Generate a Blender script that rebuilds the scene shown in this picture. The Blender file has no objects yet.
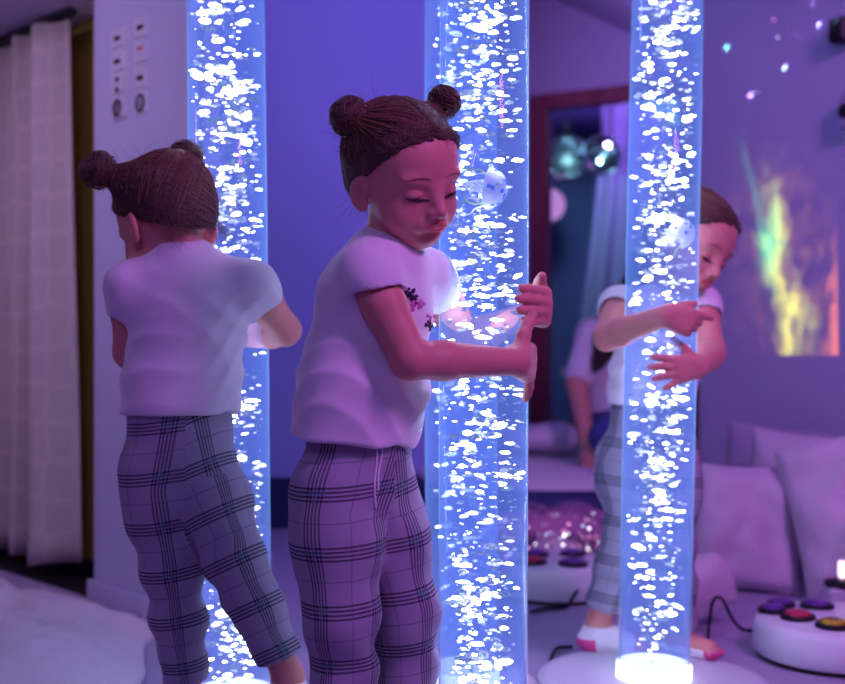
import bpy, math, random
import numpy as np
from mathutils import Vector, Matrix, noise as mnoise

rng = np.random.default_rng(7)
random.seed(7)
SC = bpy.context.scene
COL = SC.collection
F = 845 * 50 / 36.0
CX, CY, HC = 422.5, 342.0, 0.73


def P(px, py, d):
    """a point seen at pixel px,py at depth d (metres in front of the camera)"""
    return np.array([(px - CX) * d / F, d, HC - (py - CY) * d / F])


def X(px, d):
    return (px - CX) * d / F


def Z(py, d):
    return HC - (py - CY) * d / F


def nrm(v):
    v = np.asarray(v, float)
    return v / (np.linalg.norm(v) + 1e-12)


def lin(r, g, b):
    def c(v):
        v /= 255.0
        return v / 12.92 if v <= .04045 else ((v + .055) / 1.055) ** 2.4
    return (c(r), c(g), c(b), 1)


# ------------------------------------------------------------------ objects
def tag(o, label=None, cat=None, group=None, kind=None):
    if label: o['label'] = label
    if cat: o['category'] = cat
    if group: o['group'] = group
    if kind: o['kind'] = kind
    return o


def empty(name, loc, label, cat, group=None):
    o = bpy.data.objects.new(name, None)
    o.empty_display_size = .05
    COL.objects.link(o)
    o.location = tuple(loc)
    return tag(o, label, cat, group)


def mesh_np(name, verts, faces, mats, parent=None, smooth=True, origin=None, mat_idx=None):
    """faces: int array (n,3) or (n,4) or list of lists; verts in world space"""
    verts = np.asarray(verts, np.float32)
    if origin is None:
        origin = parent_origin(parent) if parent is not None else np.zeros(3)
    me = bpy.data.meshes.new(name)
    if isinstance(faces, np.ndarray):
        n, k = faces.shape
        me.vertices.add(len(verts))
        me.vertices.foreach_set('co', (verts - np.asarray(origin, np.float32)).ravel())
        me.loops.add(n * k)
        me.loops.foreach_set('vertex_index', faces.astype(np.int32).ravel())
        me.polygons.add(n)
        me.polygons.foreach_set('loop_start', (np.arange(n) * k).astype(np.int32))
        me.update(calc_edges=True)
        me.validate()
    else:
        me.from_pydata([tuple(map(float, v - np.asarray(origin, np.float32))) for v in verts], [], [list(map(int, f)) for f in faces])
        me.update()
    if not isinstance(mats, (list, tuple)): mats = [mats]
    for m in mats: me.materials.append(m)
    if smooth: me.polygons.foreach_set('use_smooth', np.ones(len(me.polygons), bool))
    if mat_idx is not None: me.polygons.foreach_set('material_index', np.asarray(mat_idx, np.int32))
    o = bpy.data.objects.new(name, me)
    COL.objects.link(o)
    if parent is not None:
        o.parent = parent
    else:
        o.location = tuple(map(float, origin))
    return o


def parent_origin(p):
    v = np.zeros(3)
    while p is not None:
        v = v + np.array(p.location)
        p = p.parent
    return v


def copy_tree(o, parent=None):
    c = o.copy(); COL.objects.link(c)
    if parent is not None: c.parent = parent
    for ch in list(o.children): copy_tree(ch, c)
    return c


class MB:
    """collects simple shapes into one mesh"""
    def __init__(s): s.v, s.f, s.m = [], [], []

    def add(s, v, f, m=0):
        o = len(s.v)
        s.v += [tuple(map(float, q)) for q in v]
        s.f += [[int(i) + o for i in g] for g in f]
        s.m += [m] * len(f)
        return s

    def box(s, c, size, ax=None, m=0, bev=0.0):
        ax = np.eye(3) if ax is None else np.array(ax, float)
        h = np.array(size, float) / 2
        if bev <= 0:
            v = [np.array(c) + ax.T @ (h * np.array([x, y, z])) for x in (-1, 1) for y in (-1, 1) for z in (-1, 1)]
            f = [(0, 1, 3, 2), (4, 6, 7, 5), (0, 4, 5, 1), (2, 3, 7, 6), (0, 2, 6, 4), (1, 5, 7, 3)]
            return s.add(v, f, m)
        b = min(bev, h.min() * .95)
        v, f, idx = [], [], {}
        for x in (-1, 1):
            for y in (-1, 1):
                for z in (-1, 1):
                    sg = np.array([x, y, z])
                    for a in range(3):
                        q = sg * (h - b); q[a] = sg[a] * h[a]
                        idx[(x, y, z, a)] = len(v); v.append(np.array(c) + ax.T @ q)
        I = lambda x, y, z, a: idx[(x, y, z, a)]
        for a in range(3):
            o1, o2 = [(1, 2), (0, 2), (0, 1)][a]
            for sgn in (-1, 1):
                q = []
                for (u, w) in ((-1, -1), (1, -1), (1, 1), (-1, 1)):
                    k = [0, 0, 0]; k[a] = sgn; k[o1] = u; k[o2] = w
                    q.append(I(*k, a))
                f.append(q)
        for a in range(3):
            o1, o2 = [(1, 2), (0, 2), (0, 1)][a]
            for u in (-1, 1):
                for w in (-1, 1):
                    k0 = [0, 0, 0]; k0[o1] = u; k0[o2] = w; k1 = list(k0); k0[a] = -1; k1[a] = 1
                    f.append([I(*k0, o1), I(*k1, o1), I(*k1, o2), I(*k0, o2)])
        for x in (-1, 1):
            for y in (-1, 1):
                for z in (-1, 1):
                    f.append([I(x, y, z, 0), I(x, y, z, 1), I(x, y, z, 2)])
        return s.add(v, f, m)

    def lathe(s, prof, c=(0, 0, 0), ax=None, n=48, m=0, cap=True):
        ax = np.eye(3) if ax is None else np.array(ax, float)
        v, f = [], []
        for (r, z) in prof:
            for i in range(n):
                t = 2 * math.pi * i / n
                v.append(np.array(c) + ax.T @ np.array([r * math.cos(t), r * math.sin(t), z]))
        for j in range(len(prof) - 1):
            for i in range(n):
                i2 = (i + 1) % n
                f.append((j * n + i, j * n + i2, (j + 1) * n + i2, (j + 1) * n + i))
        if cap:
            f.append([i for i in range(n)][::-1])
            f.append([(len(prof) - 1) * n + i for i in range(n)])
        return s.add(v, f, m)

    def tube(s, pts, r, n=8, m=0, cap=True):
        pts = [np.array(p, float) for p in pts]
        rr = r if hasattr(r, '__len__') else [r] * len(pts)
        t0 = nrm(pts[1] - pts[0])
        a = nrm(np.cross(t0, [0, 0, 1] if abs(t0[2]) < .9 else [1, 0, 0]))
        v, f = [], []
        for i, p in enumerate(pts):
            t = nrm(pts[min(i + 1, len(pts) - 1)] - pts[max(i - 1, 0)])
            a = nrm(a - t * np.dot(a, t)); b = np.cross(t, a)
            for k in range(n):
                th = 2 * math.pi * k / n
                v.append(p + rr[i] * (math.cos(th) * a + math.sin(th) * b))
        for i in range(len(pts) - 1):
            for k in range(n):
                k2 = (k + 1) % n
                f.append((i * n + k, i * n + k2, (i + 1) * n + k2, (i + 1) * n + k))
        if cap:
            f.append(list(range(n))[::-1]); f.append([(len(pts) - 1) * n + k for k in range(n)])
        return s.add(v, f, m)

    def ball(s, c, r, ax=None, n=20, k=12, m=0):
        ax = np.eye(3) if ax is None else np.array(ax, float)
        r = np.array(r if hasattr(r, '__len__') else [r] * 3, float)
        v = [np.array(c) + ax.T @ (r * np.array([0, 0, -1]))]
        for j in range(1, k):
            ph = -math.pi / 2 + math.pi * j / k
            for i in range(n):
                t = 2 * math.pi * i / n
                v.append(np.array(c) + ax.T @ (r * np.array([math.cos(ph) * math.cos(t), math.cos(ph) * math.sin(t), math.sin(ph)])))
        v.append(np.array(c) + ax.T @ (r * np.array([0, 0, 1])))
        f = []
        for i in range(n):
            i2 = (i + 1) % n
            f.append((0, 1 + i2, 1 + i))
            for j in range(k - 2):
                f.append((1 + j * n + i, 1 + j * n + i2, 1 + (j + 1) * n + i2, 1 + (j + 1) * n + i))
            f.append((1 + (k - 2) * n + i, 1 + (k - 2) * n + i2, len(v) - 1))
        return s.add(v, f, m)

    def build(s, name, mats, parent=None, smooth=False, origin=None):
        o = mesh_np(name, np.array(s.v), s.f, mats, parent, smooth, origin, s.m)
        return o


def smooth_curve(pts, n=8):
    """Catmull-Rom through pts"""
    pts = [np.array(p, float) for p in pts]
    q = [2 * pts[0] - pts[1]] + pts + [2 * pts[-1] - pts[-2]]
    out = []
    for i in range(1, len(q) - 2):
        for k in range(n):
            t = k / n
            a, b, c, d = q[i - 1], q[i], q[i + 1], q[i + 2]
            out.append(.5 * ((2 * b) + (-a + c) * t + (2 * a - 5 * b + 4 * c - d) * t * t + (-a + 3 * b - 3 * c + d) * t ** 3))
    out.append(pts[-1])
    return out


# ---------------------------------------------------------------- materials
def mat(name):
    m = bpy.data.materials.new(name); m.use_nodes = True
    nt = m.node_tree; nt.nodes.clear()
    out = nt.nodes.new('ShaderNodeOutputMaterial')
    return m, nt, out


def N(nt, t, **kw):
    n = nt.nodes.new('ShaderNode' + t)
    for k, v in kw.items():
        if k in n.inputs.keys(): n.inputs[k].default_value = v
        else: setattr(n, k, v)
    return n


def pmat(name, col, rough=.6, bump=0, bscale=40, vary=0, vscale=8, emit=None, emit_s=0, spec=.3, metal=0, sheen=0, stretch=None, sub=0):
    m, nt, out = mat(name)
    p = N(nt, 'BsdfPrincipled')
    p.inputs['Base Color'].default_value = col
    p.inputs['Roughness'].default_value = rough
    p.inputs['Specular IOR Level'].default_value = spec
    p.inputs['Metallic'].default_value = metal
    if sheen: p.inputs['Sheen Weight'].default_value = sheen
    if sub:
        p.inputs['Subsurface Weight'].default_value = sub
        p.inputs['Subsurface Radius'].default_value = (.012, .004, .003)
        p.inputs['Subsurface Scale'].default_value = 1
    if emit:
        p.inputs['Emission Color'].default_value = emit
        p.inputs['Emission Strength'].default_value = emit_s
    nt.links.new(p.outputs[0], out.inputs[0])
    tc = N(nt, 'TexCoord')
    src = tc.outputs['Object']
    if stretch:
        mp = N(nt, 'Mapping'); mp.inputs['Scale'].default_value = stretch
        nt.links.new(src, mp.inputs[0]); src = mp.outputs[0]
    if vary:
        n = N(nt, 'TexNoise'); n.inputs['Scale'].default_value = vscale; n.inputs['Detail'].default_value = 4
        nt.links.new(src, n.inputs['Vector'])
        r = N(nt, 'ValToRGB')
        r.color_ramp.elements[0].position = .3; r.color_ramp.elements[1].position = .7
        r.color_ramp.elements[0].color = tuple(c * (1 - vary) for c in col[:3]) + (1,)
        r.color_ramp.elements[1].color = tuple(min(1, c * (1 + vary * .6)) for c in col[:3]) + (1,)
        nt.links.new(n.outputs[0], r.inputs[0]); nt.links.new(r.outputs[0], p.inputs['Base Color'])
    if bump:
        n = N(nt, 'TexNoise'); n.inputs['Scale'].default_value = bscale; n.inputs['Detail'].default_value = 5
        nt.links.new(src, n.inputs['Vector'])
        b = N(nt, 'Bump'); b.inputs['Strength'].default_value = bump; b.inputs['Distance'].default_value = .01
        nt.links.new(n.outputs[0], b.inputs['Height']); nt.links.new(b.outputs[0], p.inputs['Normal'])
    return m


def emat(name, col, s, sampling=True):
    m, nt, out = mat(name)
    e = N(nt, 'Emission'); e.inputs[0].default_value = col; e.inputs[1].default_value = s
    nt.links.new(e.outputs[0], out.inputs[0])
    if not sampling: m.cycles.emission_sampling = 'NONE'
    return m


M = {}
M['wall'] = pmat('lilac_painted_plaster', (.52, .49, .70, 1), .8, .08, 60)
M['wall_blue'] = pmat('blue_painted_plaster', (.34, .37, .80, 1), .75, .06, 50)
M['wall_dark'] = pmat('plum_painted_plaster', (.40, .33, .50, 1), .8, .06, 50)
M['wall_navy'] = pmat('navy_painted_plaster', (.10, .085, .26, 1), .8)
M['olive'] = pmat('olive_painted_reveal', lin(185, 172, 70), .8)
M['ceil'] = pmat('lilac_ceiling_paint', (.52, .46, .66, 1), .85)
M['floor'] = pmat('lilac_floor_vinyl', (.42, .36, .52, 1), .45, .05, 18, vary=.15, vscale=3)
M['white'] = pmat('white_plastic', (.78, .76, .82, 1), .35)
M['white_dull'] = pmat('white_enamel', (.60, .56, .66, 1), .5)
M['panel'] = pmat('pale_grey_panel', lin(108, 122, 168), .6)
M['dark'] = pmat('black_plastic', (.012, .011, .016, 1), .4)
M['brown'] = pmat('reddish_brown_wood', lin(128, 66, 82), .5, .1, 30, vary=.2, vscale=6, stretch=(4, 4, .6))
M['blanket'] = pmat('white_fleece', (.66, .58, .66, 1), .9, .35, 30, sheen=.3)
M['cushion'] = pmat('white_cotton_cushion', (.62, .52, .64, 1), .85, .12, 25)
M['cushion_pat'] = pmat('embossed_white_cushion', (.66, .56, .66, 1), .85, .12, 25)
M['navy'] = pmat('navy_vinyl', (.02, .025, .12, 1), .4)
M['red'] = pmat('red_button', lin(196, 50, 84), .3)
M['yellow'] = pmat('yellow_button', lin(196, 176, 40), .3)
M['purple'] = pmat('purple_button', lin(110, 60, 150), .3)
M['skin'] = pmat('child_skin', (.64, .25, .225, 1), .5, spec=.35, sub=.12)
M['skin_adult'] = pmat('adult_skin', (.60, .26, .22, 1), .55)
M['lips'] = pmat('lips', (.62, .10, .10, 1), .35, spec=.5)
M['hair'] = pmat('brown_hair', (.080, .034, .026, 1), .5, .6, 220, spec=.4)
M['hair_strand'] = pmat('brown_hair_strand', (.15, .066, .042, 1), .45, spec=.5)
M['hair_dark'] = pmat('dark_hair', (.03, .016, .018, 1), .5)
M['brow'] = pmat('eyebrow_hair', (.26, .10, .07, 1), .6)
M['lash'] = pmat('eyelash_hair', (.02, .012, .012, 1), .5)
M['eyewhite'] = pmat('eye_white', (.75, .72, .75, 1), .15, spec=.6)
M['iris'] = pmat('iris_dark', (.03, .03, .05, 1), .1, spec=.8)
M['tie'] = pmat('hair_elastic', (.10, .03, .05, 1), .6)
M['shirt'] = pmat('white_cotton_jersey', (.74, .68, .76, 1), .85, .10, 30, sheen=.2)
M['print_dark'] = pmat('shirt_print_dark', (.04, .02, .07, 1), .5)
M['print_pink'] = pmat('shirt_print_pink', (.6, .16, .45, 1), .4)
M['cord'] = pmat('white_drawstring', (.78, .72, .8, 1), .7)
M['sock'] = pmat('white_sock', (.78, .70, .78, 1), .85, .15, 80)
M['pink'] = pmat('pink_sock_panel', (.75, .07, .28, 1), .8)
M['jeans'] = pmat('blue_denim', (.05, .07, .25, 1), .8)
M['spots'] = pmat('grey_spotted_fleece', (.5, .45, .6, 1), .9, vary=.5, vscale=45)
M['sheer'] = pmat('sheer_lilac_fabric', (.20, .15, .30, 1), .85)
M['mirror'] = pmat('mirror_facets', (.85, .9, .95, 1), .2, metal=1)
M['cable'] = pmat('black_cable_rubber', (.015, .014, .02, 1), .5)


def curtain_mat():
    m, nt, out = mat('cream_curtain_fabric')
    p = N(nt, 'BsdfPrincipled'); p.inputs['Roughness'].default_value = .9
    tc = N(nt, 'TexCoord'); mp = N(nt, 'Mapping'); mp.inputs['Scale'].default_value = (9, 9, 9)
    nt.links.new(tc.outputs['UV'], mp.inputs[0])
    v = N(nt, 'TexVoronoi', feature='DISTANCE_TO_EDGE'); v.inputs['Scale'].default_value = 1; v.inputs['Randomness'].default_value = .25
    nt.links.new(mp.outputs[0], v.inputs['Vector'])
    r = N(nt, 'ValToRGB'); r.color_ramp.elements[0].position = .06; r.color_ramp.elements[1].position = .12
    r.color_ramp.elements[0].color = (.58, .47, .46, 1); r.color_ramp.elements[1].color = (.52, .42, .42, 1)
    nt.links.new(v.outputs[0], r.inputs[0]); nt.links.new(r.outputs[0], p.inputs['Base Color'])
    nt.links.new(p.outputs[0], out.inputs[0])
    return m


M['curtain'] = curtain_mat()


def plaid_mat():
    m, nt, out = mat('grey_glen_plaid_cloth')
    p = N(nt, 'BsdfPrincipled'); p.inputs['Roughness'].default_value = .9
    p.inputs['Specular IOR Level'].default_value = .15
    tc = N(nt, 'TexCoord'); sx = N(nt, 'SeparateXYZ')
    nt.links.new(tc.outputs['UV'], sx.inputs[0])

    def math_(op, a, b=None, c=None):
        n = nt.nodes.new('ShaderNodeMath'); n.operation = op
        for i, q in enumerate((a, b, c)):
            if q is None: continue
            if isinstance(q, (int, float)): n.inputs[i].default_value = q
            else: nt.links.new(q, n.inputs[i])
        return n.outputs[0]

    def bands(c, per, width, n):
        x = math_('MULTIPLY', math_('FRACT', math_('DIVIDE', c, per)), per)
        grp = math_('LESS_THAN', x, width)
        ln = math_('LESS_THAN', math_('FRACT', math_('DIVIDE', x, width / n)), .50)
        dark = math_('MULTIPLY', grp, ln)
        thin = math_('COMPARE', x, (per + width) / 2, .0011)
        teal = math_('COMPARE', x, width * .5, width * .09)
        return dark, thin, grp, teal
    du, tu, gu, cu = bands(sx.outputs[0], .116, .030, 5)
    dv, tv, gv, cv = bands(sx.outputs[1], .086, .025, 4)
    dark = math_('MINIMUM', math_('ADD', math_('MULTIPLY', du, .70), math_('MULTIPLY', dv, .78)), .95)
    thin = math_('MULTIPLY', math_('MAXIMUM', tu, tv), .35)
    k = math_('MAXIMUM', dark, thin)
    teal = math_('MULTIPLY', math_('MAXIMUM', math_('MULTIPLY', gu, cv), math_('MULTIPLY', gv, cu)), .35)
    a = N(nt, 'MixRGB'); a.inputs[1].default_value = (.33, .30, .40, 1); a.inputs[2].default_value = (.022, .016, .034, 1)
    nt.links.new(k, a.inputs[0])
    b = N(nt, 'MixRGB'); b.inputs[2].default_value = (.10, .36, .42, 1)
    nt.links.new(teal, b.inputs[0]); nt.links.new(a.outputs[0], b.inputs[1])
    nt.links.new(b.outputs[0], p.inputs['Base Color'])
    n = N(nt, 'TexNoise'); n.inputs['Scale'].default_value = 35
    nt.links.new(tc.outputs['Object'], n.inputs['Vector'])
    bp = N(nt, 'Bump'); bp.inputs['Strength'].default_value = .15; bp.inputs['Distance'].default_value = .01
    nt.links.new(n.outputs[0], bp.inputs['Height']); nt.links.new(bp.outputs[0], p.inputs['Normal'])
    nt.links.new(p.outputs[0], out.inputs[0])
    return m


M['plaid'] = plaid_mat()

# --------------------------------------------------- bubble tube materials
TUBE_GLOW = 1.0


def water_mat():
    m, nt, out = mat('glowing_tube_water')
    t = N(nt, 'BsdfTransparent'); t.inputs[0].default_value = (.86, .90, 1, 1)
    e = N(nt, 'Emission'); e.inputs[0].default_value = lin(96, 112, 232); e.inputs[1].default_value = .95 * TUBE_GLOW
    a = N(nt, 'MixShader'); a.inputs[0].default_value = .32
    nt.links.new(t.outputs[0], a.inputs[1]); nt.links.new(e.outputs[0], a.inputs[2])
    nt.links.new(a.outputs[0], out.inputs[0])
    return m


def acrylic_mat():
    m, nt, out = mat('glowing_acrylic')
    t = N(nt, 'BsdfTransparent'); t.inputs[0].default_value = (.97, .985, 1, 1)
    g = N(nt, 'BsdfGlossy'); g.inputs['Roughness'].default_value = .05
    fr = N(nt, 'Fresnel'); fr.inputs[0].default_value = 1.25
    a = N(nt, 'MixShader')
    ge = N(nt, 'NewGeometry'); im = N(nt, 'Math', operation='SUBTRACT'); im.inputs[0].default_value = 1
    nt.links.new(ge.outputs['Backfacing'], im.inputs[1])
    fm = N(nt, 'Math', operation='MULTIPLY'); nt.links.new(fr.outputs[0], fm.inputs[0]); nt.links.new(im.outputs[0], fm.inputs[1])
    nt.links.new(fm.outputs[0], a.inputs[0]); nt.links.new(t.outputs[0], a.inputs[1]); nt.links.new(g.outputs[0], a.inputs[2])
    nt.links.new(a.outputs[0], out.inputs[0])
    v = N(nt, 'Emission'); v.inputs[0].default_value = lin(120, 178, 255); v.inputs[1].default_value = 58.0 * TUBE_GLOW  # glow put into the wall for the light its edges pick up
    nt.links.new(v.outputs[0], out.inputs['Volume'])
    m.cycles.emission_sampling = 'NONE'
    return m


def bubble_mat():
    m, nt, out = mat('lit_air_bubbles')
    g = N(nt, 'NewGeometry')
    r = N(nt, 'ValToRGB')
    r.color_ramp.elements[0].color = (.42, .55, 1, 1); r.color_ramp.elements[0].position = .1
    r.color_ramp.elements[1].color = (.80, .80, 1, 1); r.color_ramp.elements[1].position = .6
    nt.links.new(g.outputs['Random Per Island'], r.inputs[0])
    pw = N(nt, 'Math', operation='POWER'); pw.inputs[1].default_value = 4.0
    nt.links.new(g.outputs['Random Per Island'], pw.inputs[0])
    mr = N(nt, 'MapRange'); mr.inputs[3].default_value = .6; mr.inputs[4].default_value = 46 * TUBE_GLOW
    nt.links.new(pw.outputs[0], mr.inputs[0])
    e = N(nt, 'Emission')
    tc = N(nt, 'TexCoord'); nz = N(nt, 'TexNoise'); nz.inputs['Scale'].default_value = 230; nz.inputs['Detail'].default_value = 2
    nt.links.new(tc.outputs['Object'], nz.inputs['Vector'])
    n2 = N(nt, 'MapRange'); n2.inputs[1].default_value = .42; n2.inputs[2].default_value = .62; n2.inputs[3].default_value = .30; n2.inputs[4].default_value = 1.25
    nt.links.new(nz.outputs[0], n2.inputs[0])
    ml = N(nt, 'Math', operation='MULTIPLY'); nt.links.new(mr.outputs[0], ml.inputs[0]); nt.links.new(n2.outputs[0], ml.inputs[1])
    nt.links.new(r.outputs[0], e.inputs[0]); nt.links.new(ml.outputs[0], e.inputs[1])
    nt.links.new(e.outputs[0], out.inputs[0])
    m.cycles.emission_sampling = 'NONE'
    return m


def translucent(name, col):
    m, nt, out = mat(name)
    a = N(nt, 'BsdfDiffuse'); a.inputs[0].default_value = col
    b = N(nt, 'BsdfTranslucent'); b.inputs[0].default_value = col
    c = N(nt, 'MixShader'); c.inputs[0].default_value = .5
    nt.links.new(a.outputs[0], c.inputs[1]); nt.links.new(b.outputs[0], c.inputs[2]); nt.links.new(c.outputs[0], out.inputs[0])
    return m


M['water'], M['acrylic'], M['bubble'] = water_mat(), acrylic_mat(), bubble_mat()
M['ring'] = emat('lit_tube_foot', (.75, .84, 1, 1), 2.2 * TUBE_GLOW)
M['jelly'] = translucent('translucent_silicone', (.92, .95, 1, 1))
M['jelly_lime'] = translucent('lime_silicone', (.75, .95, .30, 1))




def smin(a, b, k):
    if k <= 0: return np.minimum(a, b)
    h = np.clip(.5 + .5 * (b - a) / k, 0, 1)
    return b + (a - b) * h - k * h * (1 - h)


def smax(a, b, k): return -smin(-a, -b, k)


class Sdf:
    def __init__(s): s.ops = []

    def cone(s, a, b, r1, r2=None, k=.015, mode='u', sq=None):
        a, b = np.array(a, float), np.array(b, float)
        r2 = r1 if r2 is None else r2
        R = np.linalg.norm(b - a) / 2 + max(r1, r2); c = (a + b) / 2

        if sq is None:
            ba = b - a; l2 = ba @ ba + 1e-12

            def fn(p):
                pa = p - a
                h = np.clip(pa @ ba / l2, 0, 1)
                return np.linalg.norm(pa - h[:, None] * ba, axis=1) - (r1 + (r2 - r1) * h)
        else:
            dv, f = nrm(sq[0]), sq[1]
            T = np.eye(3) + np.outer(dv, dv) * (f - 1)
            ba = T @ (b - a); l2 = ba @ ba + 1e-12

            def fn(p):
                pa = (p - a) @ T.T
                h = np.clip(pa @ ba / l2, 0, 1)
                return (np.linalg.norm(pa - h[:, None] * ba, axis=1) - (r1 + (r2 - r1) * h)) / (1 if f > 1 else 1)
        s.ops.append((fn, c, R, k, mode)); return s

    def chain(s, pts, rs, k=.015, mode='u', sq=None):
        for i in range(len(pts) - 1): s.cone(pts[i], pts[i + 1], rs[i], rs[i + 1], k, mode, sq)
        return s

    def ell(s, c, radii, ax=None, k=.015, mode='u'):
        """ax rows = local axes"""
        c = np.array(c, float); r = np.array(radii, float); ax = np.eye(3) if ax is None else np.array(ax, float)

        def fn(p):
            q = (p - c) @ ax.T
            k0 = np.linalg.norm(q / r, axis=1); k1 = np.linalg.norm(q / r ** 2, axis=1) + 1e-9
            return np.where(k0 < .05, k0 * r.min() - r.min(), k0 * (k0 - 1) / k1)
        s.ops.append((fn, c, r.max(), k, mode)); return s

    def half(s, c, n, k=.004, near=None):
        """keep the side where (p-c).n < 0"""
        c = np.array(c, float); n = nrm(n)
        s.ops.append((lambda p: (p - c) @ n, None, 0, k, 'i')); return s

    def sub(s, other, k=.01, mode='u'):
        cs = [(c, R) for (_, c, R, _, m) in other.ops if c is not None and m == 'u']
        lo = np.min([c - R for c, R in cs], axis=0); hi = np.max([c + R for c, R in cs], axis=0)
        s.ops.append((lambda p: other.ev(p), (lo + hi) / 2, np.linalg.norm(hi - lo) / 2, k, mode)); return s

    def disp(s, fn):
        s.ops.append((fn, None, 0, 0, 'd')); return s

    def ev(s, p, cull=None):
        d = np.full(len(p), .5)
        for fn, c, R, k, mode in s.ops:
            if cull is not None and c is not None:
                if np.linalg.norm(c - cull[0]) - R > cull[1] + k + .03: continue
            if mode == 'd': d = d + fn(p); continue
            q = fn(p)
            if mode == 'u': d = smin(d, q, k)
            elif mode == 's': d = smax(d, -q, k)
            else: d = smax(d, q, k)
        return d

    def bounds(s):
        cs = [(c, R) for (_, c, R, _, m) in s.ops if c is not None and m == 'u']
        return np.min([c - R for c, R in cs], axis=0) - .02, np.max([c + R for c, R in cs], axis=0) + .02

    def mesh(s, h, B=16):
        lo, hi = s.bounds()
        nb = np.ceil((hi - lo) / (h * B)).astype(int) + 1
        n = nb * B
        G = np.full(tuple(n), .1, np.float32)
        off = np.stack(np.meshgrid(*[np.arange(B)] * 3, indexing='ij'), -1).reshape(-1, 3) * h
        bi = np.stack(np.meshgrid(*[np.arange(q) for q in nb], indexing='ij'), -1).reshape(-1, 3)
        cen = lo + bi * B * h + (B - 1) * h / 2
        hd = B * h * math.sqrt(3) / 2
        dc = s.ev(cen)
        for (i, j, k), c, d in zip(bi, cen, dc):
            sl = (slice(i * B, i * B + B), slice(j * B, j * B + B), slice(k * B, k * B + B))
            if abs(d) > hd * 1.7 + .012:
                G[sl] = d; continue
            G[sl] = s.ev(off + (lo + np.array([i, j, k]) * B * h), (c, hd)).reshape(B, B, B)
        return surface_nets(G, lo, h)


def surface_nets(G, lo, h):
    ins = G < 0
    cnt = np.zeros(tuple(np.array(G.shape) - 1), np.int8)
    for dx in (0, 1):
        for dy in (0, 1):
            for dz in (0, 1):
                cnt += ins[dx:dx + cnt.shape[0], dy:dy + cnt.shape[1], dz:dz + cnt.shape[2]]
    act = (cnt > 0) & (cnt < 8)
    ci = np.argwhere(act)
    idm = np.full(act.shape, -1, np.int32); idm[act] = np.arange(len(ci))
    cor = np.array([(x, y, z) for x in (0, 1) for y in (0, 1) for z in (0, 1)])
    val = np.stack([G[ci[:, 0] + c[0], ci[:, 1] + c[1], ci[:, 2] + c[2]] for c in cor], 1)
    S = np.zeros((len(ci), 3)); n = np.zeros(len(ci))
    for a in range(8):
        for b in range(a + 1, 8):
            if np.abs(cor[a] - cor[b]).sum() != 1: continue
            va, vb = val[:, a], val[:, b]
            m = (va < 0) != (vb < 0)
            t = np.where(m, va / np.where(m, va - vb, 1), 0)
            S += np.where(m[:, None], cor[a] + t[:, None] * (cor[b] - cor[a]), 0); n += m
    V = lo + (ci + S / n[:, None]) * h
    quads = []
    for ax in range(3):
        o1, o2 = [(1, 2), (2, 0), (0, 1)][ax]
        sl0 = [slice(None)] * 3; sl1 = [slice(None)] * 3
        sl0[ax] = slice(0, -1); sl1[ax] = slice(1, None)
        a, b = ins[tuple(sl0)], ins[tuple(sl1)]
        e = np.argwhere(a != b)
        e = e[(e[:, o1] > 0) & (e[:, o2] > 0) & (e[:, o1] < G.shape[o1] - 1) & (e[:, o2] < G.shape[o2] - 1)]
        flip = a[e[:, 0], e[:, 1], e[:, 2]]

        def cell(d1, d2):
            q = e.copy(); q[:, o1] -= d1; q[:, o2] -= d2
            return idm[q[:, 0], q[:, 1], q[:, 2]]
        Q = np.stack([cell(1, 1), cell(0, 1), cell(0, 0), cell(1, 0)], 1)
        Q[~flip] = Q[~flip][:, ::-1]
        quads.append(Q)
    Q = np.concatenate(quads)
    return V, Q[(Q >= 0).all(1)]


def relax(V, Q, it=2, w=.5):
    for _ in range(it):
        S = np.zeros_like(V); n = np.zeros(len(V))
        for k in range(4):
            for d in (1, 3):
                np.add.at(S, Q[:, k], V[Q[:, (k + d) % 4]]); np.add.at(n, Q[:, k], 1)
        V = V + w * (S / np.maximum(n, 1)[:, None] - V)
    return V


# ==================================================================== people
def headframe(yaw, pitch, roll):
    """rows x(right of the head), y(forward), z(up). yaw 0 looks at the camera, + turns to picture right; pitch + looks down"""
    y, p, r = map(math.radians, (yaw, pitch, roll))
    f = np.array([math.sin(y) * math.cos(p), -math.cos(y) * math.cos(p), -math.sin(p)])
    xr = nrm(np.cross(f, [0, 0, 1])); up = np.cross(xr, f)
    x2 = math.cos(r) * xr + math.sin(r) * up
    return np.array([x2, f, np.cross(x2, f)])


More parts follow.
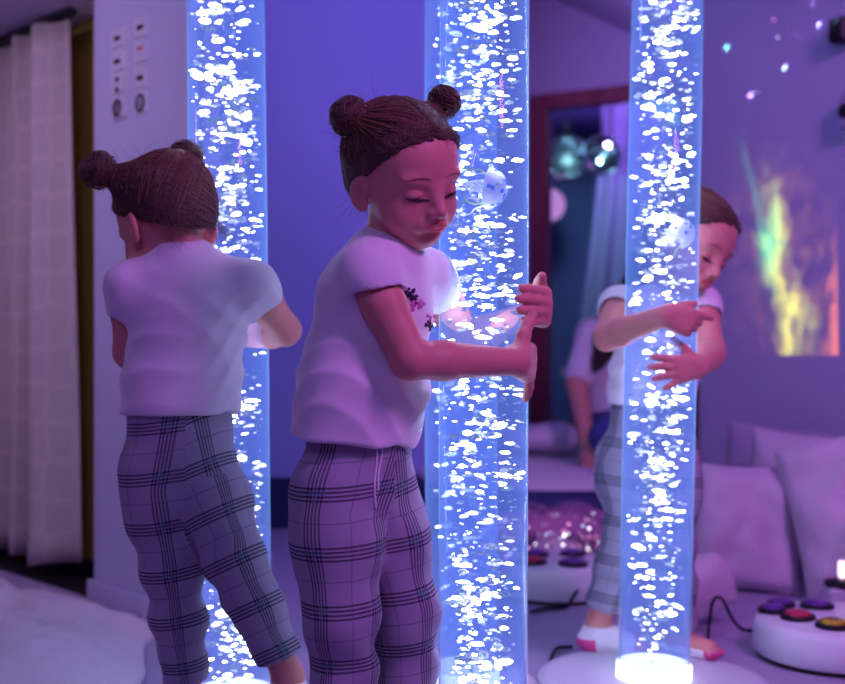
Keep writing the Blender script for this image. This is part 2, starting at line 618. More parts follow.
def add_head(S, c, R, s):
    L = lambda v: c + (np.array(v, float) * s) @ R
    E = lambda v, r, k=.02, mode='u', ax=None: S.ell(L(v), np.array(r) * s, R if ax is None else ax @ R, k * s, mode)
    E((0, -.012, .025), (.073, .090, .079))
    E((0, .034, .030), (.060, .050, .050), .03)
    E((0, .030, -.030), (.059, .055, .066), .03)
    E((0, .052, -.082), (.026, .024, .019), .03)           # chin
    for q in (-1, 1):
        E((q * .034, .050, -.046), (.027, .026, .027), .02)  # cheek
        E((q * .030, .071, .012), (.020, .009, .006), .015)  # brow
        E((q * .030, .094, -.011), (.0165, .013, .0095), .012, 's')   # socket
        # lids
        lid = Sdf().ell(L((q * .030, .0665, -.011)), np.array((.0180, .0165, .0140)) * s, R, 0)
        lid.half(L((q * .030, .0815, -.0138)), np.array((0, .35, -1)) @ R, .0012)
        S.sub(lid, .003 * s)
        low = Sdf().ell(L((q * .030, .065, -.012)), np.array((.0180, .0160, .0150)) * s, R, 0)
        low.half(L((q * .030, .0815, -.0188)), np.array((0, -.2, 1)) @ R, .001)
        S.sub(low, .004 * s)
        # ear
        a = math.radians(18 * q)
        ea = np.array([[math.cos(a), math.sin(a), 0], [-math.sin(a), math.cos(a), 0], [0, 0, 1]])
        ear = Sdf().ell(L((q * .0735, -.006, -.024)), np.array((.0070, .0165, .0245)) * s, ea @ R, 0)
        ear.ell(L((q * .0805, -.003, -.022)), np.array((.0075, .0095, .0150)) * s, ea @ R, .004, 's')
        ear.ell(L((q * .0705, .001, -.043)), np.array((.006, .008, .008)) * s, R, .008)
        S.sub(ear, .008 * s)
    S.cone(L((0, .081, -.004)), L((0, .098, -.034)), .0070 * s, .0095 * s, .014 * s)   # nose
    for q in (-1, 1):
        E((q * .0095, .090, -.038), (.0070, .0085, .0065), .007)
        S.ell(L((q * .0055, .0965, -.0445)), np.array((.003, .0045, .003)) * s, R, .003 * s, 's')
    E((0, .083, -.057), (.024, .010, .014), .012)          # mouth mound
    E((0, .083, -.0725), (.013, .0045, .0035), .012, 's')
    return L


def add_hand(S, wrist, d, n, s_, curl, scale=1.0, spread=.10, thumb=(.45, .75, .15), thumb_bend=.2, base=None, lens=None):
    """d finger direction, n direction the palm faces, s_ side of the thumb. curl: four (a,b,c) bends in degrees; base[i] extra sideways angle"""
    d = nrm(d); n = nrm(n - d * np.dot(n, d)); t = np.cross(d, n); t = t if np.dot(t, s_) > 0 else -t
    H = lambda a, b, c: wrist + scale * (a * d + b * t + c * n)
    side = [.0205, .0070, -.0065, -.0190]
    ln = lens or [.048, .053, .049, .039]
    kn = [.052, .055, .052, .046]
    for i in range(4):
        k = H(kn[i], side[i], -.002)
        S.cone(H(.004, side[i] * .55, 0), k, .0115 * scale, .0093 * scale, .010)
        S.cone(H(.012, side[i] * .6, .006), H(kn[i] * .9, side[i] * .95, .005), .009 * scale, .008 * scale, .010)
        ang = 0; p = k
        sp = spread * (1.2 - .85 * i) + (base[i] if base else 0)
        fd = nrm(d * math.cos(sp) + t * math.sin(sp))
        for j in range(3):
            ang += math.radians(curl[i][j])
            q = p + ln[i] * (.43, .32, .25)[j] * scale * (fd * math.cos(ang) + n * math.sin(ang))
            r0 = (.0084, .0078, .0072)[j] * scale * (.88 if i == 3 else 1); r1 = (.0078, .0072, .0064)[j] * scale * (.88 if i == 3 else 1)
            S.cone(p, q, r0, r1, .0035)
            p = q
    b0 = H(.012, .014, .004)
    td = nrm(thumb[0] * d + thumb[1] * t + thumb[2] * n)
    b1 = b0 + td * .026 * scale
    td2 = nrm(td + thumb_bend * n + .25 * d)
    b2 = b1 + td2 * .020 * scale
    b3 = b2 + nrm(td2 + thumb_bend * n) * .015 * scale
    S.cone(b0, b1, .0125 * scale, .0100 * scale, .012)
    S.cone(b1, b2, .0095 * scale, .0088 * scale, .006)
    S.cone(b2, b3, .0088 * scale, .0070 * scale, .004)


def add_foot(S, ankle, toe, r=.024):
    toe = np.array(toe, float); ankle = np.array(ankle, float)
    fd = nrm((toe - ankle) * [1, 1, 0]); heel = np.array([ankle[0], ankle[1], toe[2]]) - fd * .02
    S.cone(heel + [0, 0, .006], toe - fd * .02, r * 1.0, r * .9, .02, sq=((0, 0, 1), 1.15))
    S.cone(ankle, heel + fd * .012 + np.array([0, 0, .01]), r * 1.0, r * 1.0, .02)
    S.cone(ankle + [0, 0, -.012], toe - fd * .035, r * .9, r * .7, .02)
    sd = np.cross(fd, [0, 0, 1])
    for i in range(5):
        o = (i - 2) * .0085
        S.ell(toe + sd * o - fd * (.002 * abs(i - .5)) + np.array([0, 0, -.004]), (.008, .008, .008), None, .006)


EYE = {}


def make_girl(cfg):
    g = cfg
    root_p = np.array(g['root'], float)
    root = empty('person', root_p, g['label'], 'person', g.get('group'))
    f = nrm(list(g['facing']) + [0]) if len(g['facing']) == 2 else nrm(g['facing'])
    r = nrm(np.cross(f, [0, 0, 1]))
    hc, R, hs = g['head'], headframe(*g['look']), g['hs']
    pel, wai, che, nek = [np.array(g[k], float) for k in ('pelvis', 'waist', 'chest', 'neck')]
    # ---- body (one continuous surface)
    B = Sdf()
    L = add_head(B, hc, R, hs)
    HB = Sdf()
    for c_, r_ in (((0, -.012, .025), (.073, .090, .079)), ((0, .034, .030), (.060, .050, .050)), ((0, .030, -.030), (.059, .055, .066))): HB.ell(L(c_), np.array(r_) * hs, R, .025 * hs)
    sk = L((0, -.028, -.045))
    B.cone(nek + [0, 0, -.02], sk, .033, .031, .010)
    B.chain([pel, wai, che, nek + [0, 0, -.035]], [.080, .076, .082, .045], .03, sq=(f, 1.3))
    arms = {}
    for sd in ('R', 'L'):
        a = g['arm' + sd]
        sh, el, wr = [np.array(q, float) for q in a['j']]
        arms[sd] = (sh, el, wr)
        B.cone(nek + [0, 0, -.050], sh, .036, .035, .03)
        m1 = sh + (el - sh) * .4
        B.chain([sh, m1, el], [.035, .0335, .029], .012)
        m2 = el + (wr - el) * .3
        B.chain([el, m2, wr], [.029, .029, .0205], .012)
        h = a.get('hand')
        if h: add_hand(B, wr + nrm(wr - el) * .004, **h)
    for sd in ('R', 'L'):
        hp, kn, an, toe = [np.array(q, float) for q in g['leg' + sd]]
        B.chain([hp, kn], [.062, .044], .02)
        cal = kn + (an - kn) * .35
        B.chain([kn, cal, an], [.042, .038, .024], .015)
        add_foot(B, an, toe)
    V, Q = B.mesh(.0022)
    V = relax(V, Q, 1, .4)
    body = mesh_np('body', V, Q, M['skin'], root)
    print('body', len(V))
    # ---- shirt
    T = Sdf()
    hem = np.array(g['hem'], float); hw, hd = g.get('hem_r', (.110, 1.22))
    T.chain([hem - (wai - hem) * .25, hem + (che - hem) * .38, che, nek + [0, 0, -.042]], [hw, hw * .95, .095, .056], .04, sq=(f, hd))
    for sd in ('R', 'L'):
        sh, el, wr = arms[sd]
        ax = nrm(el - sh); sl = g['arm' + sd].get('sleeve', .105)
        s1 = Sdf().cone(nek + [0, 0, -.046], sh + ax * .008, .0425, .0415, .03)
        s1.cone(sh + ax * .005, sh + ax * (sl + .05), .0415, .0435, .03)
        s1.half(sh + ax * sl, g['arm' + sd].get('sleeven', ax), .004)
        s1.cone(sh + ax * (sl - .030), sh + ax * (sl + .06), .0368, .0410, .004, 's')
        T.sub(s1, .034)
    nn = nrm(np.array(g.get('neckdir', nek - che), float))
    T.ell(nek + np.array(g.get('neckoff', (0, 0, .028))), (.046, .046, .046), None, .008, 's')
    up = nrm(wai - pel)
    T.half(hem, -np.array(g.get('hemn', up), float), .006)
    T.ell(hem - up * .02, (.088, .088, .035), None, .006, 's')
    ph = g.get('ph', 0.)

    def folds(p):
        q = p - hem
        u = q @ r; w = q @ f; z = q @ np.array([0, 0, 1.])
        n1 = np.sin(26 * u + 24 * z + 11 * w + 2.2 * np.sin(19 * z + 9 * u + ph) + ph)
        n2 = np.sin(52 * z - 30 * u + 1.7 * np.sin(27 * u + 13 * w + ph) + 1.3)
        lowm = np.clip(1 - np.abs(z - .08) / .17, 0, 1)
        hemw = np.sin(70 * u + 44 * w + ph) * np.clip(1 - np.abs(z) / .06, 0, 1)
        return -(.0036 * (1 - 1.6 * np.abs(n1)) + .0030 * (1 - 1.6 * np.abs(n2))) * (.10 + .90 * lowm) - .0022 * hemw
    T.disp(folds)
    V, Q = T.mesh(.003)
    V = relax(V, Q, 2, .5)
    shirt = mesh_np('shirt', V, Q, M['shirt'], root)
    # ---- trousers
    K = Sdf()
    wc = wai + (wai - pel) * .40
    K.chain([wc, pel], [.092, .095], .03, sq=(f, 1.22))
    hips = {}
    for sd in ('R', 'L'):
        hp, kn, an, toe = [np.array(q, float) for q in g['leg' + sd]]
        hips[sd] = (hp, kn, an)
        K.cone(pel, hp + [0, 0, -.03], .100, .078, .03, sq=(f, 1.22)) if False else None
        leg = Sdf()
        end = kn + (an - kn) * g.get('cuff', .84)
        w = g.get('leg_w', 1.0)
        leg.chain([hp + (hp - kn) * .12, hp + (kn - hp) * .35, kn, kn + (end - kn) * .45, end + (an - kn) * .2],
                  [.074 * w, .070 * w, .055 * w, .048 * w, .043 * w], .03)
        sa = nrm(an - kn)
        leg.half(end, sa, .004)
        leg.cone(end - sa * .03, end + sa * .06, .043 * w - .0085, .043 * w - .006, .004, 's')
        K.sub(leg, .016)

    def tfold(p):
        o = np.zeros(len(p))
        for sd in ('R', 'L'):
            hp, kn, an = hips[sd]
            q = p - kn
            a = nrm(an - hp)
            z = q @ a; u = q @ r; w = q @ f
            near = np.exp(-((p - (kn + (an - kn) * .25)) ** 2).sum(1) / .012)
            o += near * .0030 * np.sin(75 * z + 26 * u + 10 * w + 1.5 * np.sin(40 * u))
            nh = np.exp(-((p - (an + (kn - an) * .3)) ** 2).sum(1) / .006)
            o += nh * .0022 * np.sin(95 * z - 34 * u + 2)
        z = (p - pel)[:, 2]
        cr = np.exp(-(((p - (pel + np.array([0, 0, -.075]))) ** 2).sum(1)) / .010)
        uu = (p - pel) @ r
        o += cr * .0045 * np.sin(62 * z + 60 * np.abs(uu) + 1)
        return o
    K.disp(tfold)
    K.half(wc, up, .004)
    V, Q = K.mesh(.003)
    V = relax(V, Q, 2, .5)
    tr = mesh_np('trousers', V, Q, M['plaid'], root)
    # plaid coordinates follow each leg
    me = tr.data
    lv = np.zeros(len(me.loops), np.int32); me.loops.foreach_get('vertex_index', lv)
    co = np.zeros(len(me.vertices) * 3, np.float32); me.vertices.foreach_get('co', co); co = co.reshape(-1, 3) + root_p
    nq = len(lv) // 4
    C = co[lv].reshape(nq, 4, 3); cen = C.mean(1)

    def leg_uv(p, sd):
        hp, kn, an = hips[sd]; sg = 1 if sd == 'R' else -1
        top = wc
        pts = [top, hp + (kn - hp) * .12, kn, an]
        best = np.full(len(p), 9.); U = np.zeros(len(p)); W = np.zeros(len(p)); acc = 0; acc0 = np.linalg.norm(pts[1] - pts[0])
        for a, b in zip(pts[:-1], pts[1:]):
            ba = b - a; l = np.linalg.norm(ba); h = np.clip((p - a) @ ba / l ** 2, 0, 1)
            c0 = a + h[:, None] * ba; q = p - c0; dd = np.linalg.norm(q, axis=1)
            m = dd < best
            ang = np.arctan2(q @ f, (q @ r) * sg)
            U[m] = ang[m]; W[m] = (acc + h * l)[m]; best[m] = dd[m]; acc += l
        W = acc0 + (p - hp) @ nrm(an - hp)
        return U, W, best
    uR, wR, dR = leg_uv(cen, 'R'); uL, wL, dL = leg_uv(cen, 'L')
    crz = min(hips['R'][0][2], hips['L'][0][2]) - .04
    isR = np.where(cen[:, 2] > crz, (cen - pel) @ r > 0, dR < dL)
    pf = C.reshape(-1, 3)
    a1, w1, _ = leg_uv(pf, 'R'); a2, w2, _ = leg_uv(pf, 'L')
    sel = np.repeat(isR, 4)
    ang = np.where(sel, a1, a2).reshape(nq, 4); wv = np.where(sel, w1, w2)
    ref = ang[:, :1]
    ang = ang + 2 * np.pi * np.round((ref - ang) / (2 * np.pi))
    uv = np.stack([ang.ravel() * .072 + g.get('uoff', 0), -wv + g.get('voff', 0)], 1).astype(np.float32)
    ul = me.uv_layers.new(name='plaid'); ul.data.foreach_set('uv', uv.ravel())
    # ---- face parts
    if g.get('face', True):
        def face_pt(xz, lift):
            p = L((xz[0], .13, xz[1])); dv = -R[1]
            for _ in range(60):
                d_ = B.ev(p[None], (p, .01))[0] - lift
                if d_ < .0002: break
                p = p + dv * d_ * .8
            return p
        for q in (-1, 1):
            e = MB().ball(L((q * .030, .0660, -.0115)), .0152 * hs, R, 20, 14)
            gd = nrm(np.array((0, .86, -.42)) @ R); cc = L((q * .030, .0660, -.0115))
            mi = []
            for fc in e.f:
                c = np.mean([e.v[i] for i in fc], axis=0)
                mi.append(1 if np.dot(nrm(c - cc), gd) > .86 else 0)
            e.m = mi
            e.build('eye', [M['eyewhite'], M['iris']], root, True)
            lash, brow = [], []
            for t in np.linspace(-1, 1, 9):
                lash.append(face_pt((q * .030 + t * .0165, -.0160 + .0012 * t * q - .0016 * (1 - t * t)), .0004))
                brow.append(face_pt((q * .032 + t * .0185, .0120 + .004 * (1 - t * t) - .001 * t * q), -.0004))
            ls = MB().tube(smooth_curve(lash, 2), [.0007 + .0012 * math.sin(math.pi * i / 16) for i in range(17)], 6)
            for t in range(3, 15):
                cv = smooth_curve(lash, 2)[t]
                ls.tube([cv, cv + nrm(np.array((.12 * (t - 8) * .3, .9, -.65)) @ R) * .0055 * hs], [.0005, .0002], 4)
            ls.build('eyelashes', M['lash'], root, True)
            MB().tube(smooth_curve(brow, 2), [.0006 + .0013 * math.sin(math.pi * min(1, .12 + i / 17)) for i in range(17)], 6).build('eyebrow', M['brow'], root, True)
        def lip(pts, rs):
            S_ = Sdf(); S_.chain([face_pt(p_, -.0013) for p_ in pts], [q_ * hs for q_ in rs], .002)
            return S_.mesh(.0010)
        V, Q = lip([(-.0185, -.0572), (-.009, -.0548), (-.003, -.0536), (0, -.0545), (.003, -.0536), (.009, -.0548), (.0185, -.0572)], [.0018, .0027, .0030, .0028, .0030, .0027, .0018])
        V2, Q2 = lip([(-.0165, -.0592), (-.008, -.0622), (0, -.0632), (.008, -.0622), (.0165, -.0592)], [.0018, .0032, .0037, .0032, .0018])
        mesh_np('lips', np.concatenate([V, V2]), np.concatenate([Q, Q2 + len(V)]), M['lips'], root)
    # ---- hair cap
    Hh = Sdf()
    Hh.ell(L((0, -.014, .027)), np.array((.0785, .0955, .0840)) * hs, R, .01)
    Hh.ell(L((0, .030, .036)), np.array((.0650, .0530, .0490)) * hs, R, .03 * hs)
    Hh.ell(L((0, -.045, -.025)), np.array((.058, .050, .048)) * hs, R, .03 * hs)
    hn = np.array((0, .68, -.74)) @ R
    Hh.half(L((0, .004 / .68, 0)), hn, .006)
    for q in (-1, 1):
        Hh.ell(L((q * .082, .004, -.022)), np.array((.020, .024, .030)) * hs, R, .008, 's')
        Hh.ell(L((q * .034, .088, .030)), np.array((.024, .03, .026)) * hs, R, .02, 's')
    buns = [np.array(b[0], float) for b in g['buns']]
    br = [b[1] for b in g['buns']]
    for b, rr in zip(buns, br):
        inn = hc + L((0, -.014, .027)) - hc
        dv = nrm(inn - b)
        Hh.cone(b + dv * rr * .6, b + dv * (rr * .6 + .05), rr * .50, rr * 1.15, .03)
    cen_h = L((0, -.014, .027))

    def part(p):
        q = (p - cen_h) @ R.T
        groove = .0035 * np.exp(-(q[:, 0] / .0035) ** 2) * (q[:, 2] > .0) * (np.linalg.norm(q, axis=1) > .05)
        st = np.zeros(len(p))
        b = np.where((q[:, 0] > 0)[:, None], np.array(buns[0] - cen_h) @ R.T * 1., np.array(buns[1] - cen_h) @ R.T * 1.)
        ax = b / (np.linalg.norm(b, axis=1)[:, None] + 1e-9)
        pr = q - (q * ax).sum(1)[:, None] * ax
        t = np.arctan2(pr[:, 2] + .3 * pr[:, 0], pr[:, 1])
        st = .0007 * np.sin(46 * t) + .0007 * np.sin(71 * t + 1.3)
        return groove + st
    Hh.disp(part)
    V, Q = Hh.mesh(.0026)
    V = relax(V, Q, 1, .4)
    hair = mesh_np('hair', V, Q, M['hair'], root)
    # strands combed to the buns, wisps and fringe
    sv, sf, no = [], [], 0
    rr_ = random.Random(g.get('seed', 3))

    def strand(pts, w):
        nonlocal no
        pts = np.array(pts); n = len(pts)
        t = np.gradient(pts, axis=0); t /= (np.linalg.norm(t, axis=1)[:, None] + 1e-9)
        a = np.cross(t, np.array([.3, .2, .93])); a /= (np.linalg.norm(a, axis=1)[:, None] + 1e-9); b = np.cross(t, a)
        ww = w * (1 - .6 * np.linspace(0, 1, n) ** 3)[:, None]
        for k in range(3):
            th = 2.094 * k
            sv.append(pts + ww * (math.cos(th) * a + math.sin(th) * b))
        for k in range(3):
            k2 = (k + 1) % 3
            i = np.arange(n - 1)
            sf.append(np.stack([no + k * n + i, no + k2 * n + i, no + k2 * n + i + 1, no + k * n + i + 1], 1))
        no += 3 * n

    def onscalp(dirs, lift):
        """march outward along local directions to the hair surface"""
        t = np.full(len(dirs), .05)
        for _ in range(14):
            pt = cen_h + (dirs * t[:, None]) @ R
            t = t - np.minimum(Hh.ev(pt), HB.ev(pt) - .0004) * .8
        return cen_h + (dirs * (t + lift)[:, None]) @ R
    bl = [nrm((b - cen_h) @ R.T) for b in buns]
    ns = g.get('strands', 900)
    cnt = 0
    while cnt < ns:
        d0 = nrm([rr_.gauss(0, 1), rr_.gauss(0, 1), rr_.gauss(0, 1)])
        if .68 * d0[1] - .74 * d0[2] > -.02 + rr_.uniform(-.1, .17): continue
        if d0[2] < -.75: continue
        tgt = bl[0] if np.dot(d0 - np.array([0, 0, 0]), [1, 0, 0]) > 0 else bl[1]
        tgt = nrm(tgt + np.array([rr_.gauss(0, .09) for _ in range(3)]))
        ds = np.array([nrm(d0 * (1 - q) + tgt * q) for q in np.linspace(0, 1, 9)])
        pts = onscalp(ds, .0006)
        strand(pts, .0009 if rr_.random() < .7 else .0014)
        cnt += 1
    for _ in range(g.get('wisps', 60)):
        d0 = nrm([rr_.gauss(0, 1), rr_.gauss(-.3, .8), abs(rr_.gauss(.2, .5))])
        p0 = onscalp(np.array([d0]), 0)[0]
        dr = nrm(d0 @ R + np.array([rr_.gauss(0, .6), rr_.gauss(0, .6), rr_.gauss(.1, .5)]))
        cu = np.array([rr_.gauss(0, .35), rr_.gauss(0, .35), rr_.gauss(-.2, .3)])
        ln = rr_.uniform(.012, .035)
        strand([p0 + ln * (dr * q + cu * q * q) for q in np.linspace(0, 1, 7)], .00030)
    for _ in range(g.get('nape', 40)):
        x = rr_.uniform(-.06, .06)
        p0 = L((x, -.075 + .02 * abs(x) / .06, -.045 + rr_.uniform(-.012, .02)))
        dr = np.array((rr_.gauss(0, .3), -.25, -.9)) @ R
        ln = rr_.uniform(.02, .055)
        cu = np.array([rr_.gauss(0, .35), rr_.gauss(0, .35), rr_.gauss(-.1, .2)])
        strand([p0 + ln * (dr * q + cu * q * q) for q in np.linspace(0, 1, 7)], .00035)
    for _ in range(g.get('fringe', 80)):
        x = rr_.uniform(-.062, .062)
        d0 = nrm((x, .074 - 4 * x * x, .048 + rr_.uniform(-.006, .008) - 5 * x * x))
        a0 = rr_.uniform(-1, 1); sp = rr_.uniform(.10, .30)
        ds = [nrm(d0 + sp * q * np.array((math.sin(q * 3.0 * a0), .10, -.8 * math.cos(q * 2.6 * a0)))) for q in np.linspace(0, 1, 10)]
        strand(onscalp(np.array(ds), .0012 + .003 * rr_.random()), .00055)
    hs_ = mesh_np('hair_strands', np.concatenate(sv), np.concatenate(sf), M['hair_strand'], hair, True)
    hs_['kind'] = 'stuff'
    # ---- buns: coiled locks
    for bi, (b, rr) in enumerate(zip(buns, br)):
        dv = nrm(b - cen_h)
        u = nrm(np.cross(dv, [0.2, .3, .9])); w = np.cross(dv, u)
        bs = Sdf()
        bs.ell(b, (rr * .80,) * 3, None, .004)
        for k in range(7):
            ti = rr_.uniform(-.7, .7); tj = rr_.uniform(-.7, .7)
            n2 = nrm(dv + ti * u + tj * w); uu = nrm(np.cross(n2, w)); ww = np.cross(n2, uu)
            rad = rr * (.52 + .22 * rr_.random()); offz = rr * (-.45 + .16 * k)
            ring = [b + n2 * offz + (uu * math.cos(a) + ww * math.sin(a)) * rad * math.sqrt(max(.15, 1 - (offz / rr) ** 2)) for a in np.linspace(0, 6.283, 15)]
            bs.chain(ring, [rr * .30] * 15, .003)
        V, Q = bs.mesh(.0026)
        bun = mesh_np('hair_bun', V, Q, M['hair'], root)
        sv.clear(); sf.clear(); no = 0
        for k in range(150):
            n2 = nrm(dv + rr_.uniform(-.8, .8) * u + rr_.uniform(-.8, .8) * w); uu = nrm(np.cross(n2, w)); ww = np.cross(n2, uu)
            off = rr_.uniform(-.9, .95); a0 = rr_.uniform(0, 6.28); sp = rr_.uniform(1.0, 2.6)
            rad = rr * rr_.uniform(.98, 1.10) * math.sqrt(max(.04, 1 - off * off))
            if k > 128: rad *= rr_.uniform(1.05, 1.3)
            strand([b + n2 * off * rr + (uu * math.cos(a0 + sp * q) + ww * math.sin(a0 + sp * q)) * rad * (1 + .04 * q) for q in np.linspace(0, 1, 10)], .0010 if k < 129 else .0004)
        o = mesh_np('hair_strands', np.concatenate(sv), np.concatenate(sf), M['hair_strand'], bun, True); o['kind'] = 'stuff'
        tr_ = MB(); ring = [b - dv * rr * .85 + (u * math.cos(a) + w * math.sin(a)) * rr * .62 for a in np.linspace(0, 6.283, 25)]
        tr_.tube(ring, .0042, 8, cap=False).build('hair_tie', M['tie'], root, True)
    g['_'] = dict(root=root, L=L, R=R, f=f, r=r, shirt=T, trousers=K, up=up)
    return root

# ==================================================================== camera
cam = bpy.data.cameras.new('camera'); co_ = bpy.data.objects.new('camera', cam); COL.objects.link(co_)
cam.lens = 50; cam.sensor_width = 36; cam.sensor_fit = 'HORIZONTAL'
co_.location = (0, 0, HC); co_.rotation_euler = (math.pi / 2, 0, 0)
cam.dof.use_dof = True; cam.dof.focus_distance = 1.86; cam.dof.aperture_fstop = 2.8
cam.clip_start = .05
SC.camera = co_
SC.view_settings.view_transform = 'Standard'; SC.view_settings.look = 'None'
SC.view_settings.exposure = 0; SC.view_settings.gamma = 1; SC.view_settings.use_curve_mapping = False
SC.cycles.use_denoising = True
SC.cycles.max_bounces = 8; SC.cycles.diffuse_bounces = 3; SC.cycles.glossy_bounces = 3
SC.cycles.transparent_max_bounces = 24; SC.cycles.transmission_bounces = 4; SC.cycles.volume_bounces = 0
SC.cycles.sample_clamp_indirect = 25; SC.cycles.caustics_reflective = False; SC.cycles.caustics_refractive = False

# ================================================================ the setting


def struct(o, label=None):
    o['kind'] = 'structure'
    if label: o['label'] = label
    return o


def wall(name, a, b, z0, z1, th, m, side=1, parent=None):
    """box whose visible face runs a->b; thickness goes to the side away from the camera"""
    a, b = np.array(a, float), np.array(b, float)
    u = nrm(b - a); n = np.array([-u[1], u[0]]) * side
    v = [(*(a), z0), (*(b), z0), (*(b + n * th), z0), (*(a + n * th), z0)]
    v += [(q[0], q[1], z1) for q in v]
    f = [(0, 3, 2, 1), (4, 5, 6, 7), (0, 1, 5, 4), (1, 2, 6, 5), (2, 3, 7, 6), (3, 0, 4, 7)]
    return mesh_np(name, np.array(v), [list(q) for q in f], m, parent, False)


struct(mesh_np('floor', np.array([(-4, -1.5, 0), (4, -1.5, 0), (4, 10.5, 0), (-4, 10.5, 0), (-4, -1.5, -.1), (4, -1.5, -.1), (4, 10.5, -.1), (-4, 10.5, -.1)]),
               [[0, 1, 2, 3], [7, 6, 5, 4], [0, 4, 5, 1], [1, 5, 6, 2], [2, 6, 7, 3], [3, 7, 4, 0]], M['floor'], None, False))
def slab(name, poly, z0, z1, m):
    n = len(poly)
    v = [(x, y, z0) for x, y in poly] + [(x, y, z1) for x, y in poly]
    f = [list(range(n))[::-1], [n + i for i in range(n)]] + [[i, (i + 1) % n, n + (i + 1) % n, n + i] for i in range(n)]
    return struct(mesh_np(name, np.array(v), f, m, None, False))



# left wall: window recess with a curtain, then the pier with sockets
LA, LB, LC = np.array([-2.55, 4.98]), np.array([-.930, 3.325]), np.array([-.575, 2.915])
LU = nrm(LB - LA); LN = np.array([LU[1], -LU[0]])          # towards the room
if LN @ (-LB) < 0: LN = -LN
pier = wall('wall_left', LB, LC, 0, 2.6, .08, M['wall'], 1)
struct(pier)
rec = wall('wall_left_recess', LA - LN * .17, LB - LN * .17 + LU * .02, 0, 2.6, .1, M['olive'], 1); struct(rec)
bb = wall('baseboard_left', LB - LU * .012 + LN * .016, LC + LN * .016 + LU * .012, 0, .058, .014, M['wall'], 1); struct(bb)
slab('recess_floor_shade', [tuple(LA - LN * .15), tuple(LB - LN * .15), tuple(LB - LN * .004), tuple(LA - LN * .004)], .0, .006, M['dark'])  # black strip painting the shade on the floor under the curtain
struct(wall('recess_wall_shade', LA - LN * .155, LB - LN * .155 + LU * .02, 0, .05, .012, M['dark'], 1))  # dark band painting the shade below the curtain, at the recess wall
# low soffit over the curtain


ZS = 1.745
s0, s1 = LA - LN * .32, LB - LN * .32
slab('ceiling_left', [tuple(s0), tuple(s1), tuple(LB - LN * .005), tuple(LB + LN * .9), tuple(LA + LN * .9)], ZS, ZS + .1, M['ceil'])
# blue wall behind the left and middle tube
struct(wall('wall_back', (-2.2, 4.6), (.235, 4.6), 0, 2.75, .12, M['wall_blue'], 1))
struct(wall('baseboard_back', (-2.2, 4.585), (.235, 4.585), 0, .20, .014, M['navy'], 1))
# plum wall with the doorway
DS = -.567
dy = lambda x: 6.6 + DS * (x - .638)
xl, xo, xr, xe = .05, .700, 1.36, 1.95
HZ = 2.03


def wall_poly(name, x0, x1, z0a, z0b, z1a, z1b, m, th=.05, parent=None):
    n = nrm([-DS, 1, 0])
    v = [(x0, dy(x0), z0a), (x1, dy(x1), z0b), (x1, dy(x1), z1b), (x0, dy(x0), z1a)]
    v += [tuple(np.array(q) + n * th) for q in v]
    f = [[0, 1, 2, 3], [7, 6, 5, 4], [0, 4, 5, 1], [1, 5, 6, 2], [2, 6, 7, 3], [3, 7, 4, 0]]
    return mesh_np(name, np.array(v), f, m, parent, False)


slz = lambda x: 2.62 - .64 * (x - .765)
dw = bpy.data.objects.new('wall_doorway', None); COL.objects.link(dw); struct(dw)
wall_poly('wall_doorway_side', xl, xo, 0, 0, 3.0, slz(xo), M['wall_dark'], parent=dw)
wall_poly('wall_doorway_lintel', xo, xr, HZ, HZ, slz(xo), slz(xr), M['wall_dark'], parent=dw)
wall_poly('wall_doorway_end', xr, xe, 0, 0, slz(xr), slz(xe), M['wall_dark'], parent=dw)
n3 = nrm([-DS, 1, 0])
door = bpy.data.objects.new('door_1', None); COL.objects.link(door); struct(door)


def framebar(x0, x1, z0, z1):
    wall_poly('door_frame', x0, x1, z0, z0, z1, z1, M['brown'], .075, door).location = tuple(-n3 * .02)


framebar(xo - .085, xo, 0, HZ + .085); framebar(xr, xr + .085, 0, HZ + .085); framebar(xo, xr, HZ, HZ + .085)
# sloping ceiling on the right, flat ceiling elsewhere
sv_ = [(.70, 2.6, slz(.70)), (2.4, 2.6, slz(2.4)), (2.4, 7.4, slz(2.4)), (.70, 7.4, slz(.70))]
sv_ += [(x, y, z + .1) for x, y, z in sv_]
struct(mesh_np('ceiling_slope', np.array(sv_), [[3, 2, 1, 0], [4, 5, 6, 7], [0, 1, 5, 4], [1, 2, 6, 5], [2, 3, 7, 6], [3, 0, 4, 7]], M['ceil'], None, False))
slab('ceiling', [(-2.4, 2.6), (.70, 2.6), (.70, 7.4), (-2.4, 7.4)], 2.66, 2.76, M['ceil'])
# room beyond the doorway
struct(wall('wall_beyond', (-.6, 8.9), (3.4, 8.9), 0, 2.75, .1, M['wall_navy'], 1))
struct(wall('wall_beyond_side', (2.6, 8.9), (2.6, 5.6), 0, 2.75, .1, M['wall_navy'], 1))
# right wall
RA, RB = np.array([1.075, 4.56]), np.array([2.10, 2.92])
RU = nrm(RB - RA); RN = np.array([RU[1], -RU[0]])
if RN @ (-RA) < 0: RN = -RN
struct(wall('wall_right', RA, RB, 0, 2.5, .12, M['wall'], 1))

